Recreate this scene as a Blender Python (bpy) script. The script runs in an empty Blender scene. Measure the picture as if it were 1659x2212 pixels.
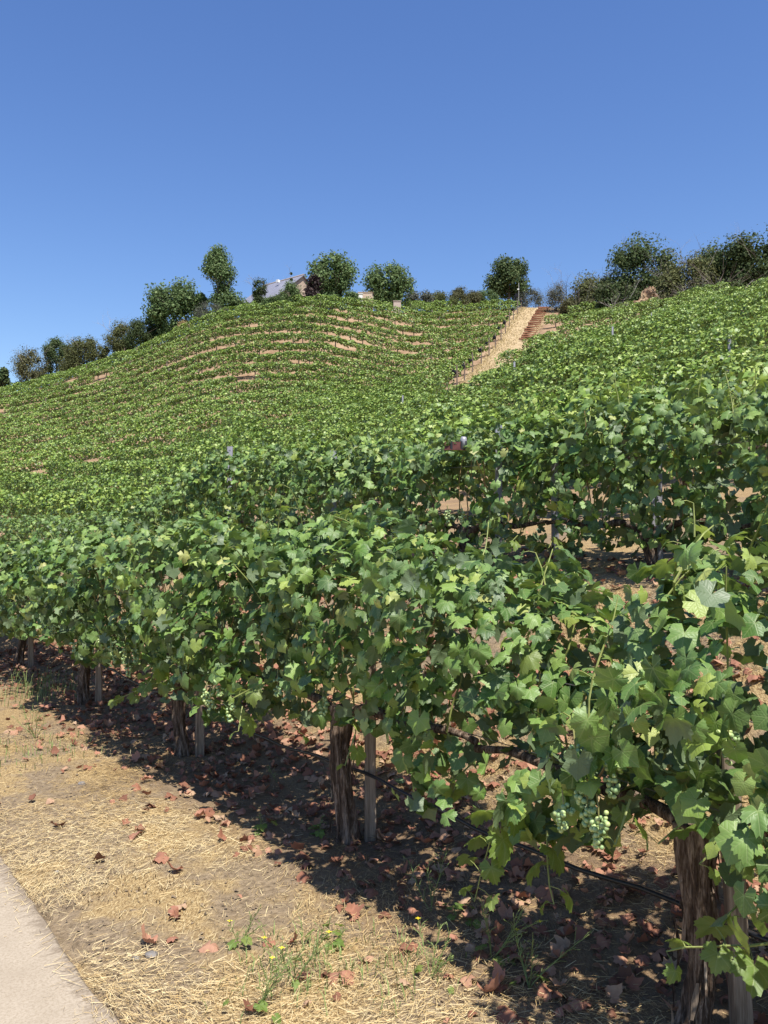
import bpy, math, random
import numpy as np
from mathutils import Matrix, Vector
R = math.radians
rng = np.random.default_rng(7)
random.seed(7)
scene = bpy.context.scene
COL = scene.collection

# ------------------------------------------------------------------ camera, sky, sun, exposure
cam_d = bpy.data.cameras.new('camera'); cam = bpy.data.objects.new('camera', cam_d); COL.objects.link(cam)
cam_d.sensor_fit = 'VERTICAL'; cam_d.sensor_height = 36.0; cam_d.lens = 36.0 * 1789 / 2212
cam.location = (0, 0, 0); cam.rotation_euler = (R(90.93), 0, 0)
cam_d.clip_start = 0.05; cam_d.clip_end = 6000
scene.camera = cam
F = 1789.0; CX = 829.5; HY = 1135.0            # focal length, centre column and horizon row of the photograph

SUN = Vector((0.22, -0.48, 1.0)).normalized()
w = bpy.data.worlds.new('World'); scene.world = w; w.use_nodes = True
nt = w.node_tree; nt.nodes.clear()
sky = nt.nodes.new('ShaderNodeTexSky'); sky.sky_type = 'NISHITA'; sky.sun_disc = False
sky.sun_elevation = math.asin(SUN.z); sky.sun_rotation = math.atan2(SUN.x, SUN.y)
sky.altitude = 200; sky.air_density = 1.25; sky.dust_density = 0.4; sky.ozone_density = 4.5
bg = nt.nodes.new('ShaderNodeBackground'); bg.inputs[1].default_value = 0.109
ow = nt.nodes.new('ShaderNodeOutputWorld')
hs = nt.nodes.new('ShaderNodeHueSaturation'); hs.inputs['Saturation'].default_value = 1.17; hs.inputs['Hue'].default_value = .513; nt.links.new(sky.outputs[0], hs.inputs['Color']); nt.links.new(hs.outputs[0], bg.inputs[0]); nt.links.new(bg.outputs[0], ow.inputs[0])
sd = bpy.data.lights.new('sun', 'SUN'); sd.energy = 5.0; sd.angle = R(0.53); sd.color = (1.0, 0.95, 0.87)
so = bpy.data.objects.new('sun', sd); COL.objects.link(so)
so.rotation_euler = SUN.to_track_quat('Z', 'Y').to_euler(); so.location = (5, -10, 40)
scene.view_settings.view_transform = 'Standard'; scene.view_settings.look = 'None'
scene.view_settings.exposure = 0.6; scene.view_settings.gamma = 1.0
scene.view_settings.use_curve_mapping = False
scene.cycles.max_bounces = 7; scene.cycles.transmission_bounces = 4; scene.cycles.diffuse_bounces = 4

# ------------------------------------------------------------------ noise
_T = np.random.default_rng(3).random((64, 64, 64)).astype(np.float32)
def vnoise(x, y, z=0.0):
    x, y, z = np.broadcast_arrays(np.asarray(x, float), np.asarray(y, float), np.asarray(z, float))
    xi, yi, zi = np.floor(x), np.floor(y), np.floor(z)
    fx, fy, fz = x - xi, y - yi, z - zi
    fx, fy, fz = [f * f * (3 - 2 * f) for f in (fx, fy, fz)]
    X0, Y0, Z0 = [v.astype(int) & 63 for v in (xi, yi, zi)]
    X1, Y1, Z1 = (X0 + 1) & 63, (Y0 + 1) & 63, (Z0 + 1) & 63
    def L(a, b, t): return a + (b - a) * t
    return L(L(L(_T[X0, Y0, Z0], _T[X1, Y0, Z0], fx), L(_T[X0, Y1, Z0], _T[X1, Y1, Z0], fx), fy),
             L(L(_T[X0, Y0, Z1], _T[X1, Y0, Z1], fx), L(_T[X0, Y1, Z1], _T[X1, Y1, Z1], fx), fy), fz) * 2 - 1
def fbm(x, y, z=0.0, o=3):
    s = 0; a = 1; t = 0
    for i in range(o):
        s = s + a * vnoise(x * 2**i + 7.3 * i, y * 2**i + 3.1 * i, z * 2**i); t += a; a *= .5
    return s / t
def sstep(a, b, x):
    t = np.clip((np.asarray(x, float) - a) / (b - a), 0, 1); return t * t * (3 - 2 * t)
def norm(v):
    return v / np.maximum(np.linalg.norm(v, axis=-1, keepdims=True), 1e-9)

# ------------------------------------------------------------------ terrain
YS = np.array([0, 12, 15, 20, 26, 35, 42, 50, 60, 70, 80, 90, 100.])
AC = np.array([-.46, -.32, -.2, -.07, 0, .1, .2, .32, .46])
ET = np.array([   # elevation (rise per metre of distance) of the ground along nine bearings
 [-.14, -.14, -.09, -.055, -.025, .005, .025, .05, .08, .108, .132, .150, .158],
 [-.11, -.11, -.07, -.035, -.005, .030, .052, .08, .113, .145, .175, .197, .198],
 [-.08, -.065, -.03, .015, .043, .070, .090, .115, .15, .195, .238, .257, .258],
 [-.04, -.02, .01, .035, .057, .085, .105, .13, .168, .228, .272, .272, .255],
 [-.01, 0, .02, .042, .065, .092, .110, .133, .162, .205, .250, .268, .262],
 [.01, .015, .035, .065, .098, .130, .148, .160, .177, .199, .224, .250, .271],
 [.03, .035, .055, .095, .138, .175, .195, .202, .212, .223, .236, .251, .264],
 [.05, .050, .080, .128, .168, .203, .219, .230, .239, .248, .258, .270, .279],
 [.06, .060, .100, .155, .196, .235, .257, .272, .280, .284, .290, .300, .305]])
ya = np.arange(0, 101, 1.0); aa = np.linspace(-.6, .6, 121)
_tmp = np.array([np.interp(ya, YS, r) for r in ET])
EG = np.array([np.interp(aa, AC, _tmp[:, j]) for j in range(len(ya))])           # [y, a]
def smooth(G, n, ax):
    for _ in range(n):
        P = np.concatenate([np.take(G, [0], ax), G, np.take(G, [-1], ax)], ax)
        m = G.shape[ax]
        G = (np.take(P, range(m), ax) + 2 * G + np.take(P, range(2, m + 2), ax)) / 4
    return G
EG = smooth(EG, 10, 0); EG = smooth(EG, 12, 1)
YC_A = [-.5, -.32, -.2, -.07, .03, .1, .2, .5]; YC = [98, 92, 88, 80, 90, 98, 100, 100]
def esamp(a, y):
    fa = np.clip((a + .6) / .01, 0, 119.999); fy = np.clip(y, 0, 99.999)
    ia, iy = fa.astype(int), fy.astype(int); ta, ty = fa - ia, fy - iy
    return (EG[iy, ia] * (1 - ta) * (1 - ty) + EG[iy, ia + 1] * ta * (1 - ty)
            + EG[iy + 1, ia] * (1 - ta) * ty + EG[iy + 1, ia + 1] * ta * ty)
def fprof(n):
    return np.where(n < 5.2, -1.7 + 1.4 * sstep(2.55, 5.3, n), -.3 + .17 * (n - 5.2))
def gz(x, y):
    x = np.asarray(x, float); y = np.asarray(y, float)
    n = .8 * x + .6 * y
    ys = np.maximum(y, 1.0); a = np.clip(x / ys, -.6, .6)
    yc = np.interp(a, YC_A, YC)
    yy = np.minimum(ys, yc)
    far = esamp(a, yy) * yy
    far = far - .02 * np.maximum(ys - yc - 25, 0) * np.clip((ys - yc) / 200, 0, 3)
    wgt = sstep(10, 18, y) * sstep(2.8, 6.0, n)
    z = fprof(np.minimum(n, 60)) * (1 - wgt) + far * wgt
    return z + .035 * fbm(x * .7, y * .7, 0.5) * sstep(1.0, 1.8, n)
def gzf(x, y): return float(gz(np.array([x]), np.array([y]))[0])
N2 = np.array([.8, .6]); D2 = np.array([-.6, .8])
def rowxy(n, s): return .8 * n - .6 * s, .6 * n + .8 * s

# ------------------------------------------------------------------ object helpers
def tag(o, label=None, cat=None, group=None, kind=None):
    if label: o['label'] = label
    if cat: o['category'] = cat
    if group: o['group'] = group
    if kind: o['kind'] = kind
    return o
def empty(name, loc, label, cat, group=None, rz=0):
    o = bpy.data.objects.new(name, None); COL.objects.link(o); o.location = loc; o.rotation_euler = (0, 0, rz)
    o.empty_display_size = .2
    return tag(o, label, cat, group)
def link(name, me, parent=None, loc=None):
    o = bpy.data.objects.new(name, me); COL.objects.link(o)
    if parent is not None: o.parent = parent
    if loc is not None: o.location = loc
    return o
def mesh_np(name, V, Fc, mat, lc=None, smooth_=False):
    """V (n,3), Fc (m,k) of one polygon size"""
    me = bpy.data.meshes.new(name)
    V = np.ascontiguousarray(V, np.float32); Fc = np.ascontiguousarray(Fc, np.int32)
    m, k = Fc.shape
    me.vertices.add(len(V)); me.vertices.foreach_set('co', V.ravel())
    me.loops.add(m * k); me.loops.foreach_set('vertex_index', Fc.ravel())
    me.polygons.add(m); me.polygons.foreach_set('loop_start', np.arange(0, m * k, k, dtype=np.int32))
    if lc is not None:
        at = me.attributes.new('lc', 'FLOAT_VECTOR', 'POINT'); at.data.foreach_set('vector', np.ascontiguousarray(lc, np.float32).ravel())
    me.materials.append(mat)
    me.update(calc_edges=True)
    if smooth_: me.polygons.foreach_set('use_smooth', np.ones(m, bool))
    return me
class MB:
    def __init__(s): s.v = []; s.f = []
    def add(s, vs, fs):
        b = len(s.v); s.v += [tuple(p) for p in vs]; s.f += [tuple(b + i for i in f) for f in fs]
    def box(s, c, d, rot=None):
        hx, hy, hz = d[0] / 2, d[1] / 2, d[2] / 2
        vs = [Vector((x, y, z)) for x in (-hx, hx) for y in (-hy, hy) for z in (-hz, hz)]
        if rot is not None: vs = [rot @ v for v in vs]
        s.add([v + Vector(c) for v in vs], [(0, 1, 3, 2), (4, 6, 7, 5), (0, 4, 5, 1), (2, 3, 7, 6), (0, 2, 6, 4), (1, 5, 7, 3)])
    def tube(s, pts, rad, k=6, cap=True):
        pts = [Vector(p) for p in pts]; n = len(pts)
        if not hasattr(rad, '__len__'): rad = [rad] * n
        ref = Vector((.31, .77, .55)); rings = []
        for i in range(n):
            t = (pts[min(i + 1, n - 1)] - pts[max(i - 1, 0)])
            t = t.normalized() if t.length > 1e-9 else Vector((0, 0, 1))
            a = t.cross(ref).normalized(); b = t.cross(a)
            rings.append([pts[i] + (a * math.cos(2 * math.pi * j / k) + b * math.sin(2 * math.pi * j / k)) * rad[i] for j in range(k)])
        vs = [p for r in rings for p in r]; fs = []
        for i in range(n - 1):
            for j in range(k):
                fs.append((i * k + j, i * k + (j + 1) % k, (i + 1) * k + (j + 1) % k, (i + 1) * k + j))
        if cap: fs += [tuple(range(k - 1, -1, -1)), tuple((n - 1) * k + j for j in range(k))]
        s.add(vs, fs)
    def mesh(s, name, mat, smooth_=False):
        me = bpy.data.meshes.new(name); me.from_pydata(s.v, [], s.f); me.materials.append(mat); me.update()
        if smooth_: me.polygons.foreach_set('use_smooth', [True] * len(me.polygons))
        return me

# ------------------------------------------------------------------ materials
def newmat(name):
    m = bpy.data.materials.new(name); m.use_nodes = True; m.node_tree.nodes.clear()
    return m, m.node_tree
def nd(t, kind, **kw):
    n = t.nodes.new(kind)
    for k, v in kw.items(): setattr(n, k, v)
    return n
def mth(t, op, a, b=None, c=None, clamp=False):
    n = t.nodes.new('ShaderNodeMath'); n.operation = op; n.use_clamp = clamp
    for i, v in enumerate((a, b, c)):
        if v is None: continue
        if isinstance(v, (int, float)): n.inputs[i].default_value = v
        else: t.links.new(v, n.inputs[i])
    return n.outputs[0]
def ramp(t, fac, stops):
    n = t.nodes.new('ShaderNodeValToRGB'); e = n.color_ramp.elements
    while len(e) < len(stops): e.new(.5)
    for i, (p, c) in enumerate(stops): e[i].position = p; e[i].color = (*c, 1)
    t.links.new(fac, n.inputs[0]); return n.outputs[0]
def mix(t, f, a, b, mode='MIX'):
    n = t.nodes.new('ShaderNodeMix'); n.data_type = 'RGBA'; n.blend_type = mode
    for s, v in ((n.inputs[0], f), (n.inputs[6], a), (n.inputs[7], b)):
        if isinstance(v, (int, float)): s.default_value = v
        elif isinstance(v, tuple): s.default_value = (*v, 1)
        else: t.links.new(v, s)
    return n.outputs[2]
def noise(t, scale, detail=4, vec=None, rough=.55):
    n = t.nodes.new('ShaderNodeTexNoise'); n.inputs['Scale'].default_value = scale
    n.inputs['Detail'].default_value = detail; n.inputs['Roughness'].default_value = rough
    if vec is not None: t.links.new(vec, n.inputs['Vector'])
    return n.outputs['Fac']
def coords(t, which='Object', scale=None):
    c = t.nodes.new('ShaderNodeTexCoord').outputs[which]
    if which == 'World': pass
    if scale:
        m = t.nodes.new('ShaderNodeMapping'); m.inputs['Scale'].default_value = scale
        t.links.new(c, m.inputs[0]); c = m.outputs[0]
    return c
def finish(t, col, rough=.8, bump=None, bstr=.3, bdist=.01, spec=.3, trans=None, tfac=0.0):
    p = t.nodes.new('ShaderNodeBsdfPrincipled'); o = t.nodes.new('ShaderNodeOutputMaterial')
    if isinstance(col, tuple): p.inputs['Base Color'].default_value = (*col, 1)
    else: t.links.new(col, p.inputs['Base Color'])
    if isinstance(rough, (int, float)): p.inputs['Roughness'].default_value = rough
    else: t.links.new(rough, p.inputs['Roughness'])
    p.inputs['Specular IOR Level'].default_value = spec
    if bump is not None:
        b = t.nodes.new('ShaderNodeBump'); b.inputs['Strength'].default_value = bstr; b.inputs['Distance'].default_value = bdist
        t.links.new(bump, b.inputs['Height']); t.links.new(b.outputs[0], p.inputs['Normal'])
    if trans is not None:
        tr = t.nodes.new('ShaderNodeBsdfTranslucent')
        if isinstance(trans, tuple): tr.inputs[0].default_value = (*trans, 1)
        else: t.links.new(trans, tr.inputs[0])
        mx = t.nodes.new('ShaderNodeMixShader'); mx.inputs[0].default_value = tfac
        t.links.new(p.outputs[0], mx.inputs[1]); t.links.new(tr.outputs[0], mx.inputs[2]); t.links.new(mx.outputs[0], o.inputs[0])
    else: t.links.new(p.outputs[0], o.inputs[0])
    return p

def leaf_material(name, cols, back, tcol, veins=True, rough=.48, spec=.5, tfac=.19, dust=.22):
    m, t = newmat(name)
    at = nd(t, 'ShaderNodeAttribute', attribute_name='lc')
    sp = nd(t, 'ShaderNodeSeparateXYZ'); t.links.new(at.outputs['Vector'], sp.inputs[0])
    oi = nd(t, 'ShaderNodeObjectInfo')
    rnd = mth(t, 'FRACT', mth(t, 'ADD', sp.outputs[2], oi.outputs['Random']))
    col = ramp(t, rnd, cols)
    x, y = sp.outputs[0], sp.outputs[1]
    # blotches and dusty bloom that belong to each leaf
    tc = nd(t, 'ShaderNodeTexCoord')
    geo = nd(t, 'ShaderNodeNewGeometry')
    nz = noise(t, 45, 3, geo.outputs['Position'])
    nz2 = noise(t, 2.3, 2, geo.outputs['Position'])
    col = mix(t, mth(t, 'MULTIPLY', nz, .45), col, tuple(c * .55 for c in cols[1][1]))
    dustf = mth(t, 'MULTIPLY', mth(t, 'MULTIPLY', mth(t, 'SUBTRACT', nz2, .33, clamp=True), 2.4), dust, clamp=True)
    col = mix(t, dustf, col, (.38, .43, .24))
    bumpv = nz
    if veins:
        ang = mth(t, 'ARCTAN2', x, y); r = mth(t, 'SQRT', mth(t, 'ADD', mth(t, 'MULTIPLY', x, x), mth(t, 'MULTIPLY', y, y)))
        sec = R(52)
        k = mth(t, 'ROUND', mth(t, 'DIVIDE', ang, sec))
        da = mth(t, 'SUBTRACT', ang, mth(t, 'MULTIPLY', k, sec))
        d = mth(t, 'MULTIPLY', mth(t, 'ABSOLUTE', mth(t, 'SINE', da)), r)
        along = mth(t, 'MULTIPLY', mth(t, 'COSINE', da), r)
        v1 = mth(t, 'SUBTRACT', 1.0, mth(t, 'DIVIDE', d, .035), clamp=True)
        sec2 = mth(t, 'PINGPONG', mth(t, 'SUBTRACT', along, mth(t, 'MULTIPLY', d, .8)), .09)
        v2 = mth(t, 'MULTIPLY', mth(t, 'SUBTRACT', 1.0, mth(t, 'DIVIDE', sec2, .016), clamp=True), .45)
        v = mth(t, 'MAXIMUM', v1, v2)
        col = mix(t, mth(t, 'MULTIPLY', v, .55), col, (.30, .36, .14))
        bumpv = mth(t, 'ADD', mth(t, 'MULTIPLY', sec2, 1.5), mth(t, 'MULTIPLY', v, -.3))
    fc = mix(t, geo.outputs['Backfacing'], col, back)
    trc = mix(t, .5, col, tcol)
    finish(t, fc, rough, bumpv, .35, .006, spec, trc, tfac)
    return m
VINE = [(0, (.028, .082, .012)), (.35, (.085, .185, .028)), (.62, (.160, .285, .050)), (.86, (.245, .375, .062)), (.95, (.36, .44, .07)), (1, (.44, .42, .14))]
M_leaf = leaf_material('grape_leaf', VINE, (.13, .18, .09), (.24, .38, .03))
M_young = leaf_material('young_leaf', [(0, (.11, .20, .035)), (.5, (.17, .27, .045)), (1, (.24, .30, .07))], (.16, .23, .08), (.40, .50, .04), dust=.1, tfac=.4)
VFAR = [(0, (.045, .105, .012)), (.35, (.155, .275, .028)), (.62, (.26, .385, .050)), (.84, (.35, .46, .070)), (1, (.44, .52, .12))]
M_leaf_far = leaf_material('grape_leaf_small', VFAR, (.13, .19, .08), (.26, .40, .04), veins=False, dust=.25)
def crown_mat(name, base, pale, tf=.2):
    c = [(0, tuple(v * .45 for v in base)), (.5, base), (.85, tuple((a + b) / 2 for a, b in zip(base, pale))), (1, pale)]
    return leaf_material(name, c, tuple(v * 1.1 for v in base), tuple(v * 1.5 for v in pale), veins=False, tfac=tf, dust=.08, rough=.75, spec=.15)
M_oak = crown_mat('oak_foliage', (.060, .100, .035), (.20, .24, .10))
M_tree = crown_mat('bright_foliage', (.10, .165, .055), (.28, .35, .16))
M_dark = crown_mat('dark_foliage', (.055, .085, .030), (.13, .16, .06))
M_grey = crown_mat('sage_foliage', (.125, .135, .105), (.21, .215, .17), .08)
M_brown = crown_mat('dry_foliage', (.12, .12, .055), (.20, .185, .09), .08)
M_olive = crown_mat('olive_foliage', (.11, .125, .045), (.21, .21, .09))
M_plum = crown_mat('plum_foliage', (.05, .03, .035), (.09, .06, .06))
M_tan = crown_mat('dry_grass', (.42, .31, .15), (.55, .44, .24), .1)

def bark_mat(name, c0, c1, c2, sc=(9, 9, 1.2), bs=.8, bd=.02):
    m, t = newmat(name); v = coords(t, 'Object', sc)
    n1 = noise(t, 3.2, 6, v, .65); n2 = noise(t, 14, 4, v, .6)
    f = mth(t, 'ADD', mth(t, 'MULTIPLY', n1, .65), mth(t, 'MULTIPLY', n2, .35))
    finish(t, ramp(t, f, [(.36, c0), (.5, c1), (.64, c2)]), .9, f, bs, bd, .15)
    return m
M_bark = bark_mat('vine_bark', (.018, .012, .010), (.12, .082, .058), (.40, .31, .24), (13, 13, 1.6), 1.0, .03)
M_trunk = bark_mat('tree_bark', (.05, .04, .03), (.14, .11, .085), (.24, .2, .16))
M_stake = bark_mat('weathered_wood', (.10, .075, .055), (.24, .185, .135), (.34, .28, .22), (12, 12, .8), .3, .006)
M_deadwood = bark_mat('bleached_wood', (.16, .14, .125), (.30, .27, .24), (.42, .39, .36))
M_step = bark_mat('red_timber', (.13, .055, .035), (.26, .115, .07), (.36, .18, .11), (2, 2, 8), .2, .01)
def simple(name, col, rough=.7, spec=.3, nscale=20, var=.3, metal=0):
    m, t = newmat(name); n1 = noise(t, nscale, 4, coords(t))
    p = finish(t, ramp(t, n1, [(.3, tuple(c * (1 - var) for c in col)), (.7, tuple(min(1, c * (1 + var)) for c in col))]), rough, n1, .2, .005, spec)
    p.inputs['Metallic'].default_value = metal
    return m
M_shoot = simple('green_shoot', (.24, .27, .08), .55)
M_cane = simple('tan_cane', (.33, .23, .10), .6)
M_petiole = simple('petiole', (.26, .25, .09), .5)
M_hose = simple('black_plastic', (.015, .015, .017), .45, .5)
M_wire = simple('galvanised_wire', (.25, .25, .26), .4, .5, metal=.8)
M_steel = simple('galvanised_steel', (.34, .33, .36), .5, .4, 12, .2, .35)
M_rust = simple('rusty_paint', (.11, .035, .028), .6, .4)
M_net = simple('black_netting', (.012, .013, .018), .9, .2, 60)
M_post = simple('brown_post', (.17, .13, .105), .85)
M_yellow = simple('yellow_petal', (.75, .62, .03), .6)
M_weed = simple('weed_stem', (.17, .22, .07), .6)
M_clod = simple('soil_clod', (.20, .15, .10), .95, .1, 30)
M_stone = simple('grey_stone', (.20, .185, .17), .9, .2, 8)
m, t = newmat('green_grape'); oi = nd(t, 'ShaderNodeObjectInfo')
gc = ramp(t, oi.outputs['Random'], [(0, (.22, .33, .14)), (.6, (.34, .46, .20)), (1, (.48, .56, .22))])
gp = finish(t, gc, .38, None, spec=.45); gp.inputs['Subsurface Weight'].default_value = .15; gp.inputs['Subsurface Radius'].default_value = (.01, .01, .005)
M_grape = m
# dead leaves
m, t = newmat('dead_leaf'); oi = nd(t, 'ShaderNodeObjectInfo'); at = nd(t, 'ShaderNodeAttribute', attribute_name='lc')
sp = nd(t, 'ShaderNodeSeparateXYZ'); t.links.new(at.outputs['Vector'], sp.inputs[0])
rn = mth(t, 'FRACT', mth(t, 'ADD', sp.outputs[2], oi.outputs['Random']))
geo = nd(t, 'ShaderNodeNewGeometry'); n1 = noise(t, 60, 3, geo.outputs['Position'])
c = ramp(t, rn, [(0, (.16, .075, .045)), (.35, (.32, .14, .085)), (.7, (.48, .24, .155)), (1, (.54, .38, .24))])
c = mix(t, mth(t, 'MULTIPLY', n1, .5), c, (.16, .07, .045))
finish(t, c, .75, n1, .4, .004, .25, c, .15)
M_dead = m
# straw
m, t = newmat('straw'); at = nd(t, 'ShaderNodeAttribute', attribute_name='lc')
sp = nd(t, 'ShaderNodeSeparateXYZ'); t.links.new(at.outputs['Vector'], sp.inputs[0])
c = ramp(t, sp.outputs[2], [(0, (.11, .07, .038)), (.22, (.42, .285, .12)), (.7, (.58, .425, .20)), (1, (.70, .57, .32))])
finish(t, c, .6, None, spec=.35, trans=c, tfac=.15)
M_straw = m
# ground
m, t = newmat('ground_soil'); geo = nd(t, 'ShaderNodeNewGeometry'); P = geo.outputs['Position']
sp = nd(t, 'ShaderNodeSeparateXYZ'); t.links.new(P, sp.inputs[0])
nA = noise(t, 1.6, 5, P, .62); nB = noise(t, 30, 5, P, .7); nC = noise(t, 130, 3, P, .7)
mp = nd(t, 'ShaderNodeMapping'); mp.inputs['Scale'].default_value = (140, 45, 90); mp.inputs['Rotation'].default_value = (0, 0, .5); t.links.new(P, mp.inputs[0])
nS = noise(t, 1.0, 4, mp.outputs[0], .6)
soil = ramp(t, nB, [(.3, (.13, .095, .058)), (.5, (.24, .18, .115)), (.7, (.35, .27, .175))])
straw = ramp(t, nS, [(.32, (.16, .10, .05)), (.5, (.34, .24, .115)), (.68, (.50, .38, .20))])
near = mix(t, ramp(t, nA, [(.45, (0, 0, 0)), (.55, (1, 1, 1))]), soil, straw)
farc = ramp(t, noise(t, .9, 6, P, .7), [(.3, (.19, .12, .07)), (.5, (.29, .19, .115)), (.7, (.40, .29, .18))])
fm = mth(t, 'MULTIPLY', mth(t, 'SUBTRACT', sp.outputs[1], 6), .08, clamp=True)
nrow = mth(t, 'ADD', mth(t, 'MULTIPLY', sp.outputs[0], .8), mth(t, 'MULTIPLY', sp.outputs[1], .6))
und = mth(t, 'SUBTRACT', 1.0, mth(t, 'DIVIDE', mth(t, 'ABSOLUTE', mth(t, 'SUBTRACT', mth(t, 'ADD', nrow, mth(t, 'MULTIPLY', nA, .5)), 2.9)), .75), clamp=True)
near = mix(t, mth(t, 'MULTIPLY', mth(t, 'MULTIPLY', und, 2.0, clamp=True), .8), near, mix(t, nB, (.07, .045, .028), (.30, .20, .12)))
gcol = mix(t, fm, near, farc)
bh = mth(t, 'ADD', mth(t, 'MULTIPLY', nB, .6), mth(t, 'ADD', mth(t, 'MULTIPLY', nS, .4), mth(t, 'MULTIPLY', nC, .2)))
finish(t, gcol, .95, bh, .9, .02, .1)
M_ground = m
m, t = newmat('path_straw'); geo = nd(t, 'ShaderNodeNewGeometry'); P = geo.outputs['Position']
n1 = noise(t, 3.0, 7, P, .7)
finish(t, ramp(t, n1, [(.36, (.17, .12, .065)), (.47, (.38, .28, .155)), (.62, (.52, .40, .24))]), .95, n1, .6, .05, .1)
M_path = m
# concrete with a dusty margin
m, t = newmat('concrete'); tc = nd(t, 'ShaderNodeTexCoord'); sp = nd(t, 'ShaderNodeSeparateXYZ'); t.links.new(tc.outputs['Object'], sp.inputs[0])
O = tc.outputs['Object']
n1 = noise(t, 3.5, 9, O, .72); n2 = noise(t, 90, 5, O, .75)
mp = nd(t, 'ShaderNodeMapping'); mp.inputs['Scale'].default_value = (9, 34, 10); t.links.new(O, mp.inputs[0])
n3 = noise(t, 1.0, 7, mp.outputs[0], .72)
base = ramp(t, n1, [(.3, (.345, .285, .21)), (.7, (.44, .37, .28))])
base = mix(t, ramp(t, n2, [(.38, (.75, .75, .75)), (.55, (0, 0, 0))]), base, (.27, .215, .15))
edge = mth(t, 'ADD', sp.outputs[0], mth(t, 'MULTIPLY', mth(t, 'SUBTRACT', n3, .5), .38))     # local x = distance to the kerb edge (0)
dirt = mth(t, 'MULTIPLY', mth(t, 'ADD', edge, .085), 14, clamp=True)
dirtc = ramp(t, n2, [(.3, (.13, .10, .07)), (.7, (.23, .175, .12))])
finish(t, mix(t, mth(t, 'MULTIPLY', dirt, .75), base, dirtc), .85, n2, .25, .003, .2)
M_conc = m

# ------------------------------------------------------------------ leaf shapes
def leaf_template(nt_, rings, seed, curl=1.0):
    r_ = np.random.default_rng(seed)
    th = np.linspace(-R(163), R(163), nt_)
    cen = np.array([0, R(56), -R(56), R(112), -R(112), R(155), -R(155)]) + r_.normal(0, .05, 7)
    amp = np.array([1.0, .86, .86, .70, .70, .55, .55]) * (1 + r_.normal(0, .05, 7))
    wd = R(33)
    env = np.max(amp[None] * np.exp(-((th[:, None] - cen[None]) / wd) ** 2 * .55), 1)
    r = .22 + .77 * env
    if nt_ >= 20:
        r = r * (1 + .06 * np.where(np.arange(nt_) % 2 == 0, 1, -1) * (.6 + .8 * r_.random(nt_)))
    V = [[0, 0, 0]]; 
    for k in range(1, rings + 1):
        f = k / rings
        rr = r if k == rings else (r * .3 + .7 * np.mean(r)) 
        V += [[rr[i] * f * math.sin(th[i]), rr[i] * f * math.cos(th[i]), 0] for i in range(nt_)]
    V = np.array(V); F_ = []
    for i in range(nt_ - 1): F_.append((0, i + 2, i + 1))
    for k in range(rings - 1):
        b0, b1 = 1 + k * nt_, 1 + (k + 1) * nt_
        for i in range(nt_ - 1):
            F_.append((b0 + i, b0 + i + 1, b1 + i)); F_.append((b0 + i + 1, b1 + i + 1, b1 + i))
    x, y = V[:, 0].copy(), V[:, 1].copy(); rr = np.hypot(x, y); an = np.arctan2(x, y)
    lcv = np.stack([x, y, np.zeros_like(x)], -1)
    ph = r_.random(4) * 6.28
    fold = .16 * r_.uniform(.3, 1.6)
    z = fold * np.abs(x) * (1 - .4 * rr) - .24 * curl * r_.uniform(.6, 1.4) * rr ** 2 * (y > -5) \
        + .09 * curl * np.sin(3 * an + ph[0]) * rr ** 1.5 + .05 * curl * np.sin(7 * an + ph[1]) * rr ** 2
    z = z - .12 * curl * np.maximum(y, 0) ** 2
    V[:, 2] = z
    V[:, 1] -= .0
    return V, np.array(F_), lcv
T0 = [leaf_template(46, 3, 10 + i, .9 + .15 * i) for i in range(7)]
T1 = [leaf_template(21, 2 if i < 2 else 1, 40 + i, 1.1) for i in range(6)]
T2 = [leaf_template(11, 1, 70 + i, 1.2) for i in range(4)]
_q = np.array([[0, -.45, 0], [.75, .15, .12], [0, 1.0, -.15], [-.75, .15, .12]])
T3 = [(_q, np.array([(0, 1, 2), (0, 2, 3)]), _q * [1, 1, 0])]
_q2 = np.array([[0, -.5, 0], [.32, .1, .06], [0, 1.0, -.1], [-.32, .1, .06]])
T4 = [(_q2, np.array([(0, 1, 2), (0, 2, 3)]), _q2 * [1, 1, 0])]
LEAF_ME = [mesh_np('leaf', v, f, M_leaf, l, True) for v, f, l in T0]
YOUNG_ME = [mesh_np('leaf', v, f, M_young, l, True) for v, f, l in T0]
DEAD_T = [leaf_template(24, 3, 90 + i, 2.6) for i in range(6)]
DEAD_ME = [mesh_np('fallen_leaf', v, f, M_dead, l, True) for v, f, l in DEAD_T]

def frames(nrm, tip):
    Zv = norm(nrm); Yv = norm(tip - (tip * Zv).sum(-1, keepdims=True) * Zv); Xv = np.cross(Yv, Zv)
    return np.stack([Xv, Yv, Zv], -1)       # columns
def scatter(tmpls, pos, Rm, sc, rnd=None):
    """join copies of leaf templates -> V, F, lc"""
    Vs, Fs, Ls = [], [], []; b = 0
    M = len(pos); pick = np.arange(M) % len(tmpls)
    if rnd is None: rnd = rng.random(M)
    for ti, (tv, tf, tl) in enumerate(tmpls):
        s = pick == ti; k = s.sum()
        if k == 0: continue
        V = np.einsum('mij,vj->mvi', Rm[s] * sc[s][:, None, None], tv) + pos[s][:, None, :]
        Fc = tf[None] + (b + np.arange(k) * len(tv))[:, None, None]
        L = np.broadcast_to(tl[None], (k, len(tv), 3)).copy(); L[:, :, 2] = rnd[s][:, None]
        Vs.append(V.reshape(-1, 3)); Fs.append(Fc.reshape(-1, 3)); Ls.append(L.reshape(-1, 3)); b += k * len(tv)
    return np.concatenate(Vs), np.concatenate(Fs), np.concatenate(Ls)
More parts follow.
